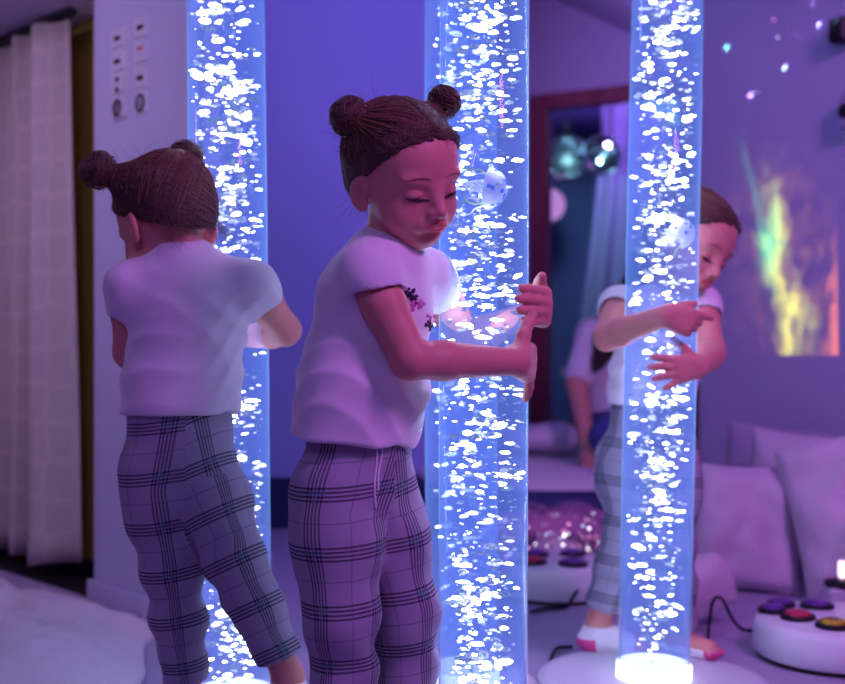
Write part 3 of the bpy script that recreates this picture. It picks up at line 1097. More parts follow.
# ------------------------------------------------------------------- curtain
def curtain():
    n, mz = 220, 26
    a = LA - LN * .07 + LU * .95; b = LB - LN * .07 - LU * .275
    top, bot = 1.715, .045
    v, uv = [], []
    L0 = np.linalg.norm(b - a)
    for j in range(mz):
        t = j / (mz - 1)
        for i in range(n):
            s = i / (n - 1)
            ph = s * L0 * 27 + .9 * math.sin(s * 17) + .5 * math.sin(s * 7 + t * 1.3)
            amp = .040 + .026 * t + .012 * math.sin(s * 23 + 1)
            q = a + (b - a) * s + LN * (amp * math.sin(ph) + .012 * math.sin(2 * ph + t * 2)) + LU * (.012 * math.cos(ph) + .01 * t * math.sin(s * 9))
            v.append((q[0], q[1], top + (bot - top) * t + (.010 * math.sin(s * 21) if j == mz - 1 else 0)))
            uv.append((s * L0 * 1.5, t * 1.6))
    f = np.array([(j * n + i, j * n + i + 1, (j + 1) * n + i + 1, (j + 1) * n + i) for j in range(mz - 1) for i in range(n - 1)])
    root = empty('curtain', (*((a + b) / 2), 0.05), 'long cream curtain hanging in deep folds at the far left', 'curtain')
    o = mesh_np('curtain_fabric', np.array(v), f, M['curtain'], root)
    ul = o.data.uv_layers.new(name='uv'); ul.data.foreach_set('uv', np.array(uv, np.float32)[f.ravel()].ravel())
    sm = o.modifiers.new('thick', 'SOLIDIFY'); sm.thickness = .003
    r = MB().box((*((a + b) / 2), 1.731), (L0 * 1.04, .028, .018), [[LU[0], LU[1], 0], [-LU[1], LU[0], 0], [0, 0, 1]], bev=.003)
    tag(r.build('curtain_rail', M['dark'], None, origin=np.array([*((a + b) / 2), 1.735])), 'dark curtain rail along the ceiling above the cream curtain', 'curtain rail')


curtain()

# ----------------------------------------------------- sockets on the pier
AX = np.array([[LU[0], LU[1], 0], [LN[0], LN[1], 0], [0, 0, 1]])


def pier_pt(px, py, off=0.0):
    """point on the pier's face seen at px,py"""
    k = (px - CX) / F
    o = LB + LN * off
    t = (k * o[1] - o[0]) / (LU[0] - k * LU[1])
    q = o + LU * t
    return np.array([q[0], q[1], Z(py, q[1])])


def sockets(px, y0, y1, label, blank):
    c = (pier_pt(px, y0, .009) + pier_pt(px, y1, .009)) / 2; h = pier_pt(px, y0)[2] - pier_pt(px, y1)[2]
    w = .090
    root = empty('socket_panel', c, label, 'socket panel', 'multi-gang socket panels')
    MB().box(c, (w, .018, h), AX, bev=.004).build('frame', M['white_dull'], root)
    n = 4
    for i in range(n):
        cz = c + np.array([0, 0, h * (.5 - (i + .5) / n)]) + AX[1] * .009
        mo = MB().box(cz, (w * .74, .012, h / n * .80), AX, bev=.003).build('socket', M['white_dull'], root)
        d = MB()
        k = blank[i]
        if k == 0:
            d.box(cz + AX[1] * .006, (.030, .004, .012), AX, bev=.001)
        elif k == 1:
            for q in (-1, 1): d.lathe([(.008, 0), (.008, .003)], cz + AX[1] * .005 + np.array([0, 0, q * .014]), np.array([AX[0], AX[2], AX[1]]), 14)
        elif k == 2:
            d.lathe([(.024, 0), (.024, .002), (.019, .002), (.019, .0005)], cz + AX[1] * .0055, np.array([AX[0], AX[2], AX[1]]), 24)
        else:
            d.box(cz + AX[1] * .006 + np.array([0, 0, .012]), (.024, .004, .008), AX, bev=.001)
        d.build('opening', M['red'] if k == 3 else M['dark'], mo)


sockets(122, 28, 120, 'white upright socket panel beside the curtain, the left of two', [0, 0, 1, 2])
sockets(145, 16, 116, 'white upright socket panel with a red slot, nearer the left bubble tube', [0, 3, 0, 2])
q0, q1 = pier_pt(133, 121, .004), pier_pt(133, 175, .004)
tag(MB().tube([q0, (q0 + q1) / 2, q1], .0045, 8).build('cable_duct', M['white'], None, origin=q0), 'thin white cable duct running down below the socket panels', 'cable duct')
c0, c1 = pier_pt(165, 36, .006), pier_pt(203, 36, .006); c2 = pier_pt(165, 520, .006)
w_ = np.linalg.norm((c1 - c0)[:2]); cc = (c0 + c1) / 2; hgt = 1.05
tag(MB().box((cc[0], cc[1], c0[2] - hgt / 2), (w_, .012, hgt), AX, bev=.003).build('wall_panel', M['panel'], None, origin=(cc[0], cc[1], c0[2] - hgt / 2)),
    'flat grey-blue panel fixed to the wall behind the left bubble tube', 'panel')

# ------------------------------------------------------------------- blanket
def blanket():
    n = 120
    v = []
    u0, u1 = np.array([-2.2, 1.75]), None
    ox, oy = -2.20, 1.7
    for j in range(n):
        for i in range(n):
            x = ox + 1.57 * i / (n - 1); y = oy + 1.75 * j / (n - 1)
            e = min(i, j, n - 1 - i, n - 1 - j) / 12.0
            z = .012 + .030 * min(1, e) * (1.1 + mnoise.noise((x * 5, y * 5, 1)) + .7 * mnoise.noise((x * 11 + 2, y * 9, 4)))
            rid = 1 - abs(mnoise.noise((x * 4.2 + .8 * mnoise.noise((x * 3, y * 3, 9)), y * 3.4, 7)))
            z += .085 * max(0, rid - .70) * min(1, e) * 2.2 + .010 * mnoise.noise((x * 26, y * 26, 3)) * min(1, e)
            x += .05 * mnoise.noise((y * 3, 3, 3)); y += .05 * mnoise.noise((x * 3, 8, 3))
            dw_ = (np.array([x, y]) - LB) @ LN
            z *= min(1, max(.15, dw_ / .3))
            v.append([x, y, max(.006, z)])
    v = np.array(v)
    # keep clear of the wall
    dist = (v[:, :2] - LB) @ LN
    f = []
    for j in range(n - 1):
        for i in range(n - 1):
            q = [j * n + i, j * n + i + 1, (j + 1) * n + i + 1, (j + 1) * n + i]
            if dist[q].min() > .035: f.append(q)
    o = mesh_np('blanket', v, np.array(f), M['blanket'], None, True, origin=np.array([-1.2, 2.6, 0.006]))
    s = o.modifiers.new('thick', 'SOLIDIFY'); s.thickness = .006; s.offset = -1
    tag(o, 'rumpled white fleece blanket lying on the floor at the lower left', 'blanket')


blanket()

# --------------------------------------------------------------- bubble tubes
TR = .075
import bmesh
bm = bmesh.new(); bmesh.ops.create_icosphere(bm, subdivisions=2, radius=1)
ICO_V = np.array([v.co[:] for v in bm.verts]); ICO_F = np.array([[v.index for v in f.verts] for f in bm.faces]); bm.free()
bm = bmesh.new(); bmesh.ops.create_icosphere(bm, subdivisions=1, radius=1)
ICO1_V = np.array([v.co[:] for v in bm.verts]); ICO1_F = np.array([[v.index for v in f.verts] for f in bm.faces]); bm.free()


def bubbles_mesh(seed, top, n=1250, keep=lambda x, y, z: True):
    g = np.random.default_rng(seed)
    V, Fc, o = [], [], 0
    clumps = [(g.uniform(.08, top), g.uniform(0, .045), g.uniform(0, 6.28), g.uniform(.02, .055)) for _ in range(34)]
    k = 0
    while k < n:
        if g.random() < .45:
            cz, cr, ct, cs = clumps[g.integers(len(clumps))]
            z = cz + g.normal() * cs * .8; x = cr * math.cos(ct) + g.normal() * cs * .7; y = cr * math.sin(ct) + g.normal() * cs * .7
        else:
            z = g.uniform(.065, top); rr = .066 * math.sqrt(g.random()); th = g.uniform(0, 6.28)
            x, y = rr * math.cos(th), rr * math.sin(th)
        wmax = .046 + .023 * min(1, z / .6)
        if z < .065 or z > top or math.hypot(x, y) > wmax or not keep(x, y, z): continue
        s = float(np.clip(math.exp(g.normal() * .60) * .0036, .0011, .0105))
        if math.hypot(x, y) + s * 1.3 > .0722: continue
        big = s > .0045
        B_, Fb = (ICO_V, ICO_F) if big else (ICO1_V, ICO1_F)
        v = B_ * np.array([s * g.uniform(1.0, 1.55), s * g.uniform(1.0, 1.45), s * g.uniform(.34, .66)])
        v[:, 2] = np.where(v[:, 2] < 0, v[:, 2] * .55, v[:, 2])
        if big: v *= 1 + .16 * np.sin(B_ @ g.normal(size=3) * 3 + g.uniform(0, 6))[:, None]
        a, b = g.normal() * .22, g.uniform(0, 6.28)
        Rm = np.array(Matrix.Rotation(b, 3, 'Z') @ Matrix.Rotation(a, 3, 'X'))
        V.append(v @ Rm.T + [x, y, z]); Fc.append(Fb + o); o += len(v); k += 1
    return np.concatenate(V), np.concatenate(Fc)


def bubble_tube(px, d, tilt, seed, label, keep=lambda x, y, z: True, top=1.72, n=1800, plate=.24):
    th = math.radians(tilt)
    xb = X(px, d) - math.sin(th) * HC
    root = empty('bubble_tube', (xb, d, 0), label, 'bubble tube', 'bubble tubes')
    Zv = np.zeros(3)
    o0 = np.array([xb, d, 0])
    MB().lathe([(plate, 0), (plate, .022), (plate - .006, .029), (plate - .02, .031), (.005, .031)], o0, None, 72).build('base_plate', M['white_dull'], root, True)
    MB().lathe([(.0785, .030), (.0785, .058), (.0765, .061), (.0705, .061), (.0705, .0602)], o0, None, 56, cap=False).build('light_ring', M['ring'], root, True)
    MB().lathe([(.0704, .040), (.0704, .0600), (.001, .0600)], o0, None, 40, cap=False).build('lit_floor', M['ring'], root, True)
    w = MB()
    ri, ro, z0, z1 = .0736, TR, .0615, top + .06
    w.lathe([(ri, z0), (ro, z0), (ro, z1), (ri, z1), (ri, z0)], o0, None, 72, cap=False).build('tube_wall', M['acrylic'], root, True)
    MB().lathe([(.0730, .0618), (.0730, top + .02)], o0, None, 64, cap=False).build('water', M['water'], root, True)
    v, f = bubbles_mesh(seed, top, n, keep)
    b = mesh_np('bubbles', v + o0, f, M['bubble'], root, True); b['kind'] = 'stuff'
    MB().lathe([(.001, top + .062), (.080, top + .062), (.080, top + .10), (.074, top + .108), (.001, top + .108)], o0, None, 56, cap=False).build('cap', M['white'], root, True)
    root.rotation_euler = (0, th, 0)
    return root


def jelly_keep(px, py, d, tilt, dd, pxj, rj=.030):
    """leave room in the bubbles where the toy floats (coordinates in the tube's frame)"""
    c = P(pxj, py, d + dd); x0 = X(px, d)
    cx, cy, cz = c[0] - x0, dd, c[2]
    return lambda x, y, z: not (math.hypot(x - cx, y - cy) < rj and -rj * 1.0 < z - cz < rj * 1.2)


T_C, T_L, T_R, T_B = (483.5, 1.957), (229.5, 2.26), (660.5, 2.45), (461, 2.42)  # T_L, T_R, T_B: solid copies standing for mirror reflections of the tube
J_C, J_L, J_R = (490, 188, -.022), (213, 214, -.02), (681, 233, -.02)  # J_L, J_R: the jellyfish's mirror reflections, built as solid copies
bubble_tube(*T_C, .15, 11, 'large bubble tube hugged by the child in front, nearest the camera', jelly_keep(*T_C[:1], J_C[1], T_C[1], .1, J_C[2], J_C[0]), plate=.22)
bubble_tube(*T_L, -.63, 23, 'bubble tube on the left, beside the child seen from behind', jelly_keep(*T_L[:1], J_L[1], T_L[1], 0, J_L[2], J_L[0], .022), plate=.20)  # mirror reflection of the tube, built as a solid copy
bubble_tube(*T_R, 1.17, 37, 'bubble tube on the right with a child peeking out behind it', jelly_keep(*T_R[:1], J_R[1], T_R[1], 0, J_R[2], J_R[0]))  # mirror reflection of the tube, built as a solid copy
bubble_tube(*T_B, -.1, 51, 'bubble tube mostly hidden behind the large middle one', n=700, plate=.16)  # mirror reflection of the tube, built as a solid copy


def jellyfish(px, py, d, s, up, label, seed, lime=True):
    g = random.Random(seed)
    c = P(px, py, d)
    up = nrm(up); a = nrm(np.cross(up, [.1, 1, .2])); b = np.cross(up, a); ax = np.array([a, b, up])
    root = empty('toy_jellyfish', c, label, 'toy jellyfish', 'toy jellyfish in the tubes')
    prof = [(s * math.cos(t) * (1 + .06 * (t < .1)), s * .92 * math.sin(t)) for t in np.linspace(-.12, 1.55, 12)]
    prof2 = [(r * .88, z * .86 - .001) for r, z in prof][::-1]
    bell = MB().lathe(prof + prof2 + [prof[0]], c, ax, 28, cap=False).build('bell', M['jelly'], root, True)
    d_ = MB()
    for k in range(16):
        t, u = g.uniform(.15, 1.3), g.uniform(0, 6.28)
        nv = np.array([math.cos(t) * math.cos(u), math.cos(t) * math.sin(u), math.sin(t)])
        q = c + ax.T @ (nv * s * np.array([1.0, 1.0, .93]))
        z = ax.T @ nv; x = nrm(np.cross(z, [.3, .5, .8])); d_.ball(q, (s * .13, s * .13, s * .03), np.array([x, np.cross(z, x), z]), 10, 6)
    d_.build('spots', M['eyewhite'] if not lime else M['water_spot'], bell, True)
    for k in range(7):
        u = k / 7 * 6.28 + g.uniform(-.3, .3)
        pts = [c + ax.T @ np.array([s * .8 * math.cos(u), s * .8 * math.sin(u), -.002])]
        dirn = np.array([math.cos(u) * .5, math.sin(u) * .5, -1]) + [g.uniform(-.5, .5), g.uniform(-.5, .5), 0]
        for q in range(1, 6):
            dirn = nrm(dirn + [g.uniform(-.7, .7), g.uniform(-.7, .7), g.uniform(-.35, .55)])
            p = pts[-1] + ax.T @ dirn * s * .48
            tc = X({1: T_C, 2: T_L, 3: T_R}[seed][0], {1: T_C, 2: T_L, 3: T_R}[seed][1]), {1: T_C, 2: T_L, 3: T_R}[seed][1]
            off = np.array([p[0] - tc[0], p[1] - tc[1]]); rr = np.linalg.norm(off)
            if rr > .062: p[:2] = np.array(tc) + off / rr * .062
            pts.append(p)
        MB().tube(smooth_curve(pts, 5), [.0016 * (1 - .6 * i / 25) for i in range(26)], 6).build('tentacle', M['jelly_lime'] if k % 2 else M['jelly'], root, True)
    fr = MB()
    for k in range(5):
        u = k / 5 * 6.28
        pts = [c + ax.T @ np.array([s * .25 * math.cos(u), s * .25 * math.sin(u), -.001])]
        for q in range(1, 5):
            pts.append(pts[-1] + ax.T @ np.array([g.uniform(-.4, .4), g.uniform(-.4, .4), -.8]) * s * .4)
        fr.tube(smooth_curve(pts, 4), [.0035 * (1 - .5 * i / 16) for i in range(17)], 6)
    fr.build('oral_arms', M['jelly'], root, True)
    return root


M['water_spot'] = pmat('blue_silicone_spot', lin(70, 140, 235), .3)
jellyfish(J_C[0], J_C[1], T_C[1] + J_C[2], .0320, (.80, -.25, -.15), 'spotted white toy jellyfish floating in the large middle bubble tube', 1)
jellyfish(J_L[0], J_L[1], T_L[1] + J_L[2], .0200, (-.5, -.3, -.8), 'lime toy jellyfish upside down in the left bubble tube', 2, False)  # mirror reflection of the jellyfish, built as a solid copy
jellyfish(J_R[0], J_R[1], T_R[1] + J_R[2], .0310, (.8, -.25, .1), 'pale toy jellyfish in the right bubble tube beside the peeking face', 3)  # mirror reflection of the jellyfish, built as a solid copy

# -------------------------------------------------------------- furnishings
def pillow(w, h, t, n=44, seed=0, wr=.012, ruch=0):
    v = np.zeros((2, n, n, 3))
    for s in (0, 1):
        for j in range(n):
            for i in range(n):
                a, b = -1 + 2 * i / (n - 1), -1 + 2 * j / (n - 1)
                ex = (max(0, 1 - a ** 4) * max(0, 1 - b ** 4)) ** .55
                pin = 1 - .055 * (1 - a * a) - .0
                x = w / 2 * a * (1 - .06 * (1 - b * b)); y = h / 2 * b * (1 - .06 * (1 - a * a))
                z = t / 2 * ex
                z += ex * (wr * mnoise.noise((x * 6 + seed, y * 6, s * 5)) * 1.5 + wr * .8 * mnoise.noise((x * 15, y * 13 + seed, s * 3)))
                if ruch:
                    z += ex * ruch * math.sin(36 * y + 5 * math.sin(9 * x + seed) + seed)
                v[s, j, i] = (x, y, z if s == 0 else -z)
    f = []
    for s in (0, 1):
        for j in range(n - 1):
            for i in range(n - 1):
                q = [s * n * n + j * n + i, s * n * n + j * n + i + 1, s * n * n + (j + 1) * n + i + 1, s * n * n + (j + 1) * n + i]
                f.append(q if s == 0 else q[::-1])
    return v.reshape(-1, 3), np.array(f)


def place_pillow(name, c, w, h, t, rot, m, label, cat='cushion', group=None, seed=0, ruch=0, wr=.012, piping=True):
    v, f = pillow(w, h, t, seed=seed, ruch=ruch, wr=wr)
    Rm = np.array(Matrix.Rotation(rot[2], 3, 'Z') @ Matrix.Rotation(rot[1], 3, 'Y') @ Matrix.Rotation(rot[0], 3, 'X'))
    vv = v @ Rm.T
    vv[:, 2] -= vv[:, 2].min()
    c = np.array(c, float)
    root = empty(name, c, label, cat, group)
    mesh_np('cover', vv + c, f, m, root)
    if piping:
        n = 44
        idx = [i for i in range(n)] + [j * n + n - 1 for j in range(1, n)] + [n * n - 1 - i for i in range(1, n)] + [(n - 1 - j) * n for j in range(1, n)]
        MB().tube([vv[i] + c for i in idx], .004, 6, cap=False).build('seam', m, root, True)
    return root


def on_right(t, off):
    q = RA + RU * t + RN * off
    return q


wa = math.atan2(RU[1], RU[0])      # direction along the wall (towards the camera)
GW = 'white cushions along the right wall'


def wall_pillow(px, d, zb, w, h, t, lean, label, seed, yaw=0, roll=0, ruch=0, m=None):
    place_pillow('cushion', (X(px, d), d, zb), w, h, t, (math.radians(90 - lean), roll, math.radians(yaw)), m or M['cushion'], label, 'cushion', GW, seed, ruch, wr=.022)


wall_pillow(743, 3.46, .004, .31, .37, .15, 16, 'plain white square cushion nearest the right bubble tube, leaning back on the others', 1, -14, .02)
wall_pillow(806, 3.66, .004, .38, .44, .16, 14, 'plump white cushion in the middle of the row, half behind the plain square one', 5, -30, .06)
wall_pillow(862, 3.28, .004, .40, .45, .15, 20, 'ruched white cushion at the right picture edge', 9, -26, -.30, .011, M['cushion_pat'])
place_pillow('cushion', (X(770, 3.98), 3.98, .004), .34, .43, .10, (math.radians(80), .1, -.5), M['wall_dark'], 'dark grey cushion standing behind the white ones at the right wall', 'cushion', None, 13)  # dark shape painting the shade between the white cushions

# low lilac fabric pouffe between the tube and the cushions
place_pillow('fleece_throw', (X(688, 3.02), 3.02, .0), .20, .16, .15, (math.radians(12), .1, .5), M['blanket'], 'bunched white fleece on the floor behind the right bubble tube', 'throw', None, 21, wr=.03, piping=False)


def control_box(c, rx, hgt, rotz, label, buttons, group='round control boxes'):
    c = np.array(c, float)
    root = empty('control_box', c, label, 'control box', group)
    MB().lathe([(rx * .93, 0), (rx * .97, .004), (rx * .97, .010)], c, None, 64).build('rubber_foot', M['dark'], root, True)
    MB().lathe([(rx * .96, .010), (rx, .016), (rx * .985, hgt * .8), (rx * .95, hgt * .95), (rx * .89, hgt), (rx * .3, hgt + .003), (.001, hgt + .003)], c, None, 72, cap=False).build('housing', M['white'], root, True)
    for (a, rr, m, br, sym) in buttons:
        a += rotz
        q = c + np.array([math.cos(a) * rr * rx, math.sin(a) * rr * rx, hgt])
        rim = MB().lathe([(br * 1.28, -.002), (br * 1.28, .008), (br * 1.18, .012), (br * .98, .012), (br * .98, .004)], q, None, 32).build('button_rim', M['dark'], root, True)
        MB().lathe([(br * .94, .004), (br * .94, .014), (br * .82, .0185), (.0005, .020)], q, None, 32, cap=False).build('button', m, rim, True)
        if sym:
            t = MB()
            for k in range(3):
                th = 2.094 * k + 1.57
                t.box(q + np.array([math.cos(th) * br * .25, math.sin(th) * br * .25, .0192]), (br * .5, br * .2, .002), [[-math.sin(th), math.cos(th), 0], [math.cos(th), math.sin(th), 0], [0, 0, 1]])
            t.build('symbol', M['dark'], rim)
    return root


BR = .031
control_box((X(838, 2.72), 2.72, 0), .192, .092, 0,
            'round white control box with red and yellow buttons by the cushions',
            [(3.32, .52, M['red'], BR, 0), (4.28, .56, M['yellow'], BR, 1), (2.78, .76, M['purple'], BR * .85, 0), (2.28, .78, M['purple'], BR * .85, 0), (1.75, .50, M['purple'], BR, 0), (5.35, .60, M['red'], BR, 0), (.6, .62, M['yellow'], BR, 0)])
control_box((X(556, 3.40), 3.40, 0), .165, .098, 0,
            'round white control box beside the glowing fibre-optic strands',
            [(3.75, .55, M['red'], .033, 0), (5.15, .55, M['purple'], .033, 0), (2.3, .50, M['purple'], .033, 0), (.9, .55, M['purple'], .030, 0)])


def cable(pts, r, label):
    c = smooth_curve(pts, 10)
    tag(MB().tube(c, r, 8).build('cable', M['cable'], None, True, origin=np.array(pts[0])), label, 'cable', 'black cables')


cable([P(757, 631, 2.80), P(742, 629, 2.84), P(732, 618, 2.86), P(722, 599, 2.88), P(713, 601, 2.90), P(709, 625, 2.92), P(706, 647, 2.86), P(694, 652, 2.84)], .0042, 'black cable looping up from the control box on the right')
cable([np.array([X(572, 2.78), 2.78, .008]), np.array([X(556, 2.76), 2.76, .008]), np.array([X(548, 2.60), 2.60, .008]), np.array([X(538, 2.42), 2.42, .008]), np.array([X(528, 2.25), 2.25, .008])], .0042, 'black cable on the floor between the middle and right bubble tubes')
cable([np.array([X(529, 3.2), 3.14, .008]), np.array([X(545, 3.2), 3.18, .008]), np.array([X(566, 3.2), 3.2, .008]), np.array([X(574, 3.2), 3.22, .03]), np.array([X(580, 3.26), 3.26, .05])], .005, 'black cable running in front of the far control box')


# fibre-optic strands
def fibre():
    g = random.Random(5)
    c = np.array([X(556, 3.78), 3.78, 0])
    root = empty('fibre_optic_lamp', c, 'glowing pink bundle of fibre-optic strands behind the far control box', 'lamp')
    MB().lathe([(.10, 0), (.10, .04), (.07, .08), (.035, .10), (.035, .12)], c, None, 32).build('base', M['white_dull'], root, True)
    s = MB(); tips = MB()
    for i in range(300):
        a = g.uniform(0, 6.28); rr = g.uniform(.08, .30); h = g.uniform(.10, .19)
        q0 = c + [g.uniform(-.025, .025), g.uniform(-.02, .02), .118]
        q2 = c + [math.cos(a) * rr * 1.25, math.sin(a) * rr * .8, g.uniform(.03, .16)]
        q1 = (q0 + q2) / 2 + [0, 0, .02 + .06 * g.random()]
        s.tube(smooth_curve([q0, q1, q2], 4), .0009, 3, cap=False)
        tips.ball(q2, g.choice([.0020, .0026, .004]), None, 6, 4, g.choice([0, 0, 0, 1, 2, 2]))
    o = s.build('strands', M['fibre'], root, True); o['kind'] = 'stuff'
    o = tips.build('strand_tips', [M['tip'], M['tip_blue'], M['tip_white']], root, True); o['kind'] = 'stuff'


M['fibre'] = emat('lit_fibre', lin(190, 95, 220), .34, False)
M['tip'] = emat('lit_fibre_tip', (1, .35, .75, 1), 2.2, False)
M['tip_blue'] = emat('lit_fibre_tip_blue', (.4, .6, 1, 1), 2, False)
M['tip_white'] = emat('lit_fibre_tip_white', (1, .9, 1, 1), 4, False)
fibre()

# round padded bed behind
bc = np.array([X(548, 4.55), 4.55, 0])
bed = empty('padded_bed', bc, 'round white padded bed with a navy rim, in front of the doorway', 'bed')
MB().lathe([(.50, 0), (.53, .04), (.535, .14), (.52, .21), (.49, .225)], bc, None, 72).build('rim', M['navy'], bed, True)
pv = [(.508, .212), (.50, .235), (.45, .262), (.33, .275), (.15, .270), (.001, .268)]
MB().lathe(pv, bc, None, 72, cap=False).build('top_cover', M['blanket'], bed, True)
place_pillow('pillow', (X(540, 4.72), 4.72, .290), .34, .22, .10, (math.radians(8), 0, .1), M['cushion'], 'small pale pillow lying on the round padded bed', 'pillow', None, 31)

# hanging sheer panel beside the doorway opening
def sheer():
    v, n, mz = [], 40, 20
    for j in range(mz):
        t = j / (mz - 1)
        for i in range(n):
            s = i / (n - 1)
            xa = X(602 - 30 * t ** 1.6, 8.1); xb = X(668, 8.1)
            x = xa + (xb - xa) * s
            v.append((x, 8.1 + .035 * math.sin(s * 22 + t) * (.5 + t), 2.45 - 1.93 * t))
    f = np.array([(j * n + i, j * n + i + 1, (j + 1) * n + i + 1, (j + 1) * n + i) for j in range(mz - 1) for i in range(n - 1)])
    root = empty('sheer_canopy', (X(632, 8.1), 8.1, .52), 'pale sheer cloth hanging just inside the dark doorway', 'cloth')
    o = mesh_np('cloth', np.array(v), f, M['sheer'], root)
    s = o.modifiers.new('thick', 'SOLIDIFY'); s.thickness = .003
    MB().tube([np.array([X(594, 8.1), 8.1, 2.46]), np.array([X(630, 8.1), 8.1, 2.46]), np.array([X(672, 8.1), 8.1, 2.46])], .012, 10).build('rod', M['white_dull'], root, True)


sheer()


# mirror balls
def mirror_ball(px, py, d, r, label):
    c = P(px, py, d)
    root = empty('mirror_ball', c, label, 'mirror ball', 'mirror balls beyond the doorway')
    v, f, k, n = [], [], 12, 22
    b = MB().ball(c, r * .985, None, 24, 14); b.build('core', M['dark'], root, True)
    m = MB()
    for j in range(k):
        ph = -math.pi / 2 + math.pi * (j + .5) / k
        nn = max(4, int(n * math.cos(ph)))
        for i in range(nn):
            th = 2 * math.pi * (i + .5 * (j % 2)) / nn
            z = np.array([math.cos(ph) * math.cos(th), math.cos(ph) * math.sin(th), math.sin(ph)])
            z2 = nrm(z + rng.normal(size=3) * .16)
            x = nrm(np.cross([0, 0, 1], z2)); s = r * math.pi / k * .86
            m.box(c + z * r, (s, s, .004), np.array([x, np.cross(z2, x), z2]))
    m.build('mirror_tiles', M['mirror'], root)
    MB().tube([c + [0, 0, r], c + [0, 0, r + .1], c + [0, 0, 2.75 - c[2]]], .006, 8).build('hanger', M['dark'], root, True)


mirror_ball(567, 157, 7.4, .135, 'mirror ball hanging beyond the doorway, the left of two')
mirror_ball(602, 156, 7.72, .130, 'mirror ball hanging beyond the doorway, closer to the right bubble tube')
c = P(549, 205, 7.6)
gl = empty('globe_lamp', c, 'round pink glowing lamp inside the dark doorway', 'lamp')
MB().ball(c, .105, None, 32, 18).build('globe', emat('pink_lamp_glass', lin(205, 150, 240), .75), gl, True)
MB().lathe([(.035, 0), (.035, .03)], c + np.array([0, .100, 0]), np.array([[1, 0, 0], [0, 0, 1], [0, 1, 0]]), 24).build('mount', M['dark'], gl, True)

# speaker and small things on the right wall
def on_wall(px, py, off):
    k = (px - CX) / F; o = RA + RN * off
    t = (k * o[1] - o[0]) / (RU[0] - k * RU[1]); q = o + RU * t
    return np.array([q[0], q[1], Z(py, q[1])])


AXR = np.array([[RU[0], RU[1], 0], [RN[0], RN[1], 0], [0, 0, 1]])
for (px, py, w, h, lab) in ((842, 31, .075, .085, 'small black wall speaker at the upper right picture edge'), (851, 112, .06, .12, 'dark wall bracket below the speaker at the right picture edge')):
    c = on_wall(px, py, .05)
    sp = empty('wall_speaker' if py < 60 else 'wall_bracket', c, lab, 'speaker' if py < 60 else 'bracket')
    MB().box(c, (w, .07, h), AXR, bev=.012).build('housing', M['dark'] if py < 60 else M['wall_dark'], sp)
    MB().lathe([(.026, 0), (.022, .003), (.012, .001), (.001, .004)], c + AXR[1] * .035, np.array([AXR[0], AXR[2], AXR[1]]), 24).build('driver' if py < 60 else 'knob', M['cable'], sp, True)
    MB().box(c - AXR[1] * .042, (.03, .02, .04), AXR).build('mount', M['dark'], sp)
c = P(842, 574, 3.05)
ln_ = empty('small_lamp', (c[0], c[1], c[2] - .03), 'small glowing lamp on a dark foot at the right edge by the cushions', 'lamp')
MB().box((c[0], c[1], c[2] + .012), (.018, .018, .045), bev=.004).build('glass', emat('small_lamp_glass', (1, .72, .95, 1), 1.8), ln_)
MB().lathe([(.045, -.030), (.045, -.018), (.02, -.012)], c, None, 28).build('foot', M['dark'], ln_, True)
zz = c[2] - .03
MB().box((c[0], c[1], zz / 2 + .015), (.09, .09, zz - .03), bev=.01).build('pedestal', M['white_dull'], ln_)

# =================================================================== people
def socks(cfg):
    for sd in ('R', 'L'):
        an, toe = np.array(cfg['leg' + sd][2], float), np.array(cfg['leg' + sd][3], float)
        s = Sdf(); add_foot(s, an, toe, .0275)
        top = an + np.array([0, 0, -.004])
        s.half(top, np.array([0, 0, 1]) + .0 * an, .003)
        V, Q = s.mesh(.0026); V = relax(V, Q, 2)
        fd = nrm((toe - an) * [1, 1, 0])
        cen = V[Q].mean(1); al = (cen - an) @ fd
        mi = ((al < -.004) & (cen[:, 2] < an[2] - .035)) | (al > np.dot(toe - an, fd) - .018)
        mesh_np('sock', V, Q, [M['sock'], M['pink']], cfg['_']['root'], mat_idx=mi.astype(int))


def J(*pts): return [P(*p) for p in pts]


PELV = dict(
    C=P(356, 482, 1.86), L=P(181, 462, 2.11), R=P(648, 452, 2.70))


def legs(pel, f, kneeR, ankR, toeR, kneeL, ankL, toeL, hw=.050):
    f = nrm(list(f) + [0]); r = nrm(np.cross(f, [0, 0, 1]))
    hr, hl = pel + r * hw + [0, 0, -.03], pel - r * hw + [0, 0, -.03]
    return [hr, kneeR, ankR, toeR], [hl, kneeL, ankL, toeL]


def toe_of(an, dirn, z, l=.105):
    q = an + nrm(list(dirn) + [0]) * l
    q[2] = z; return q


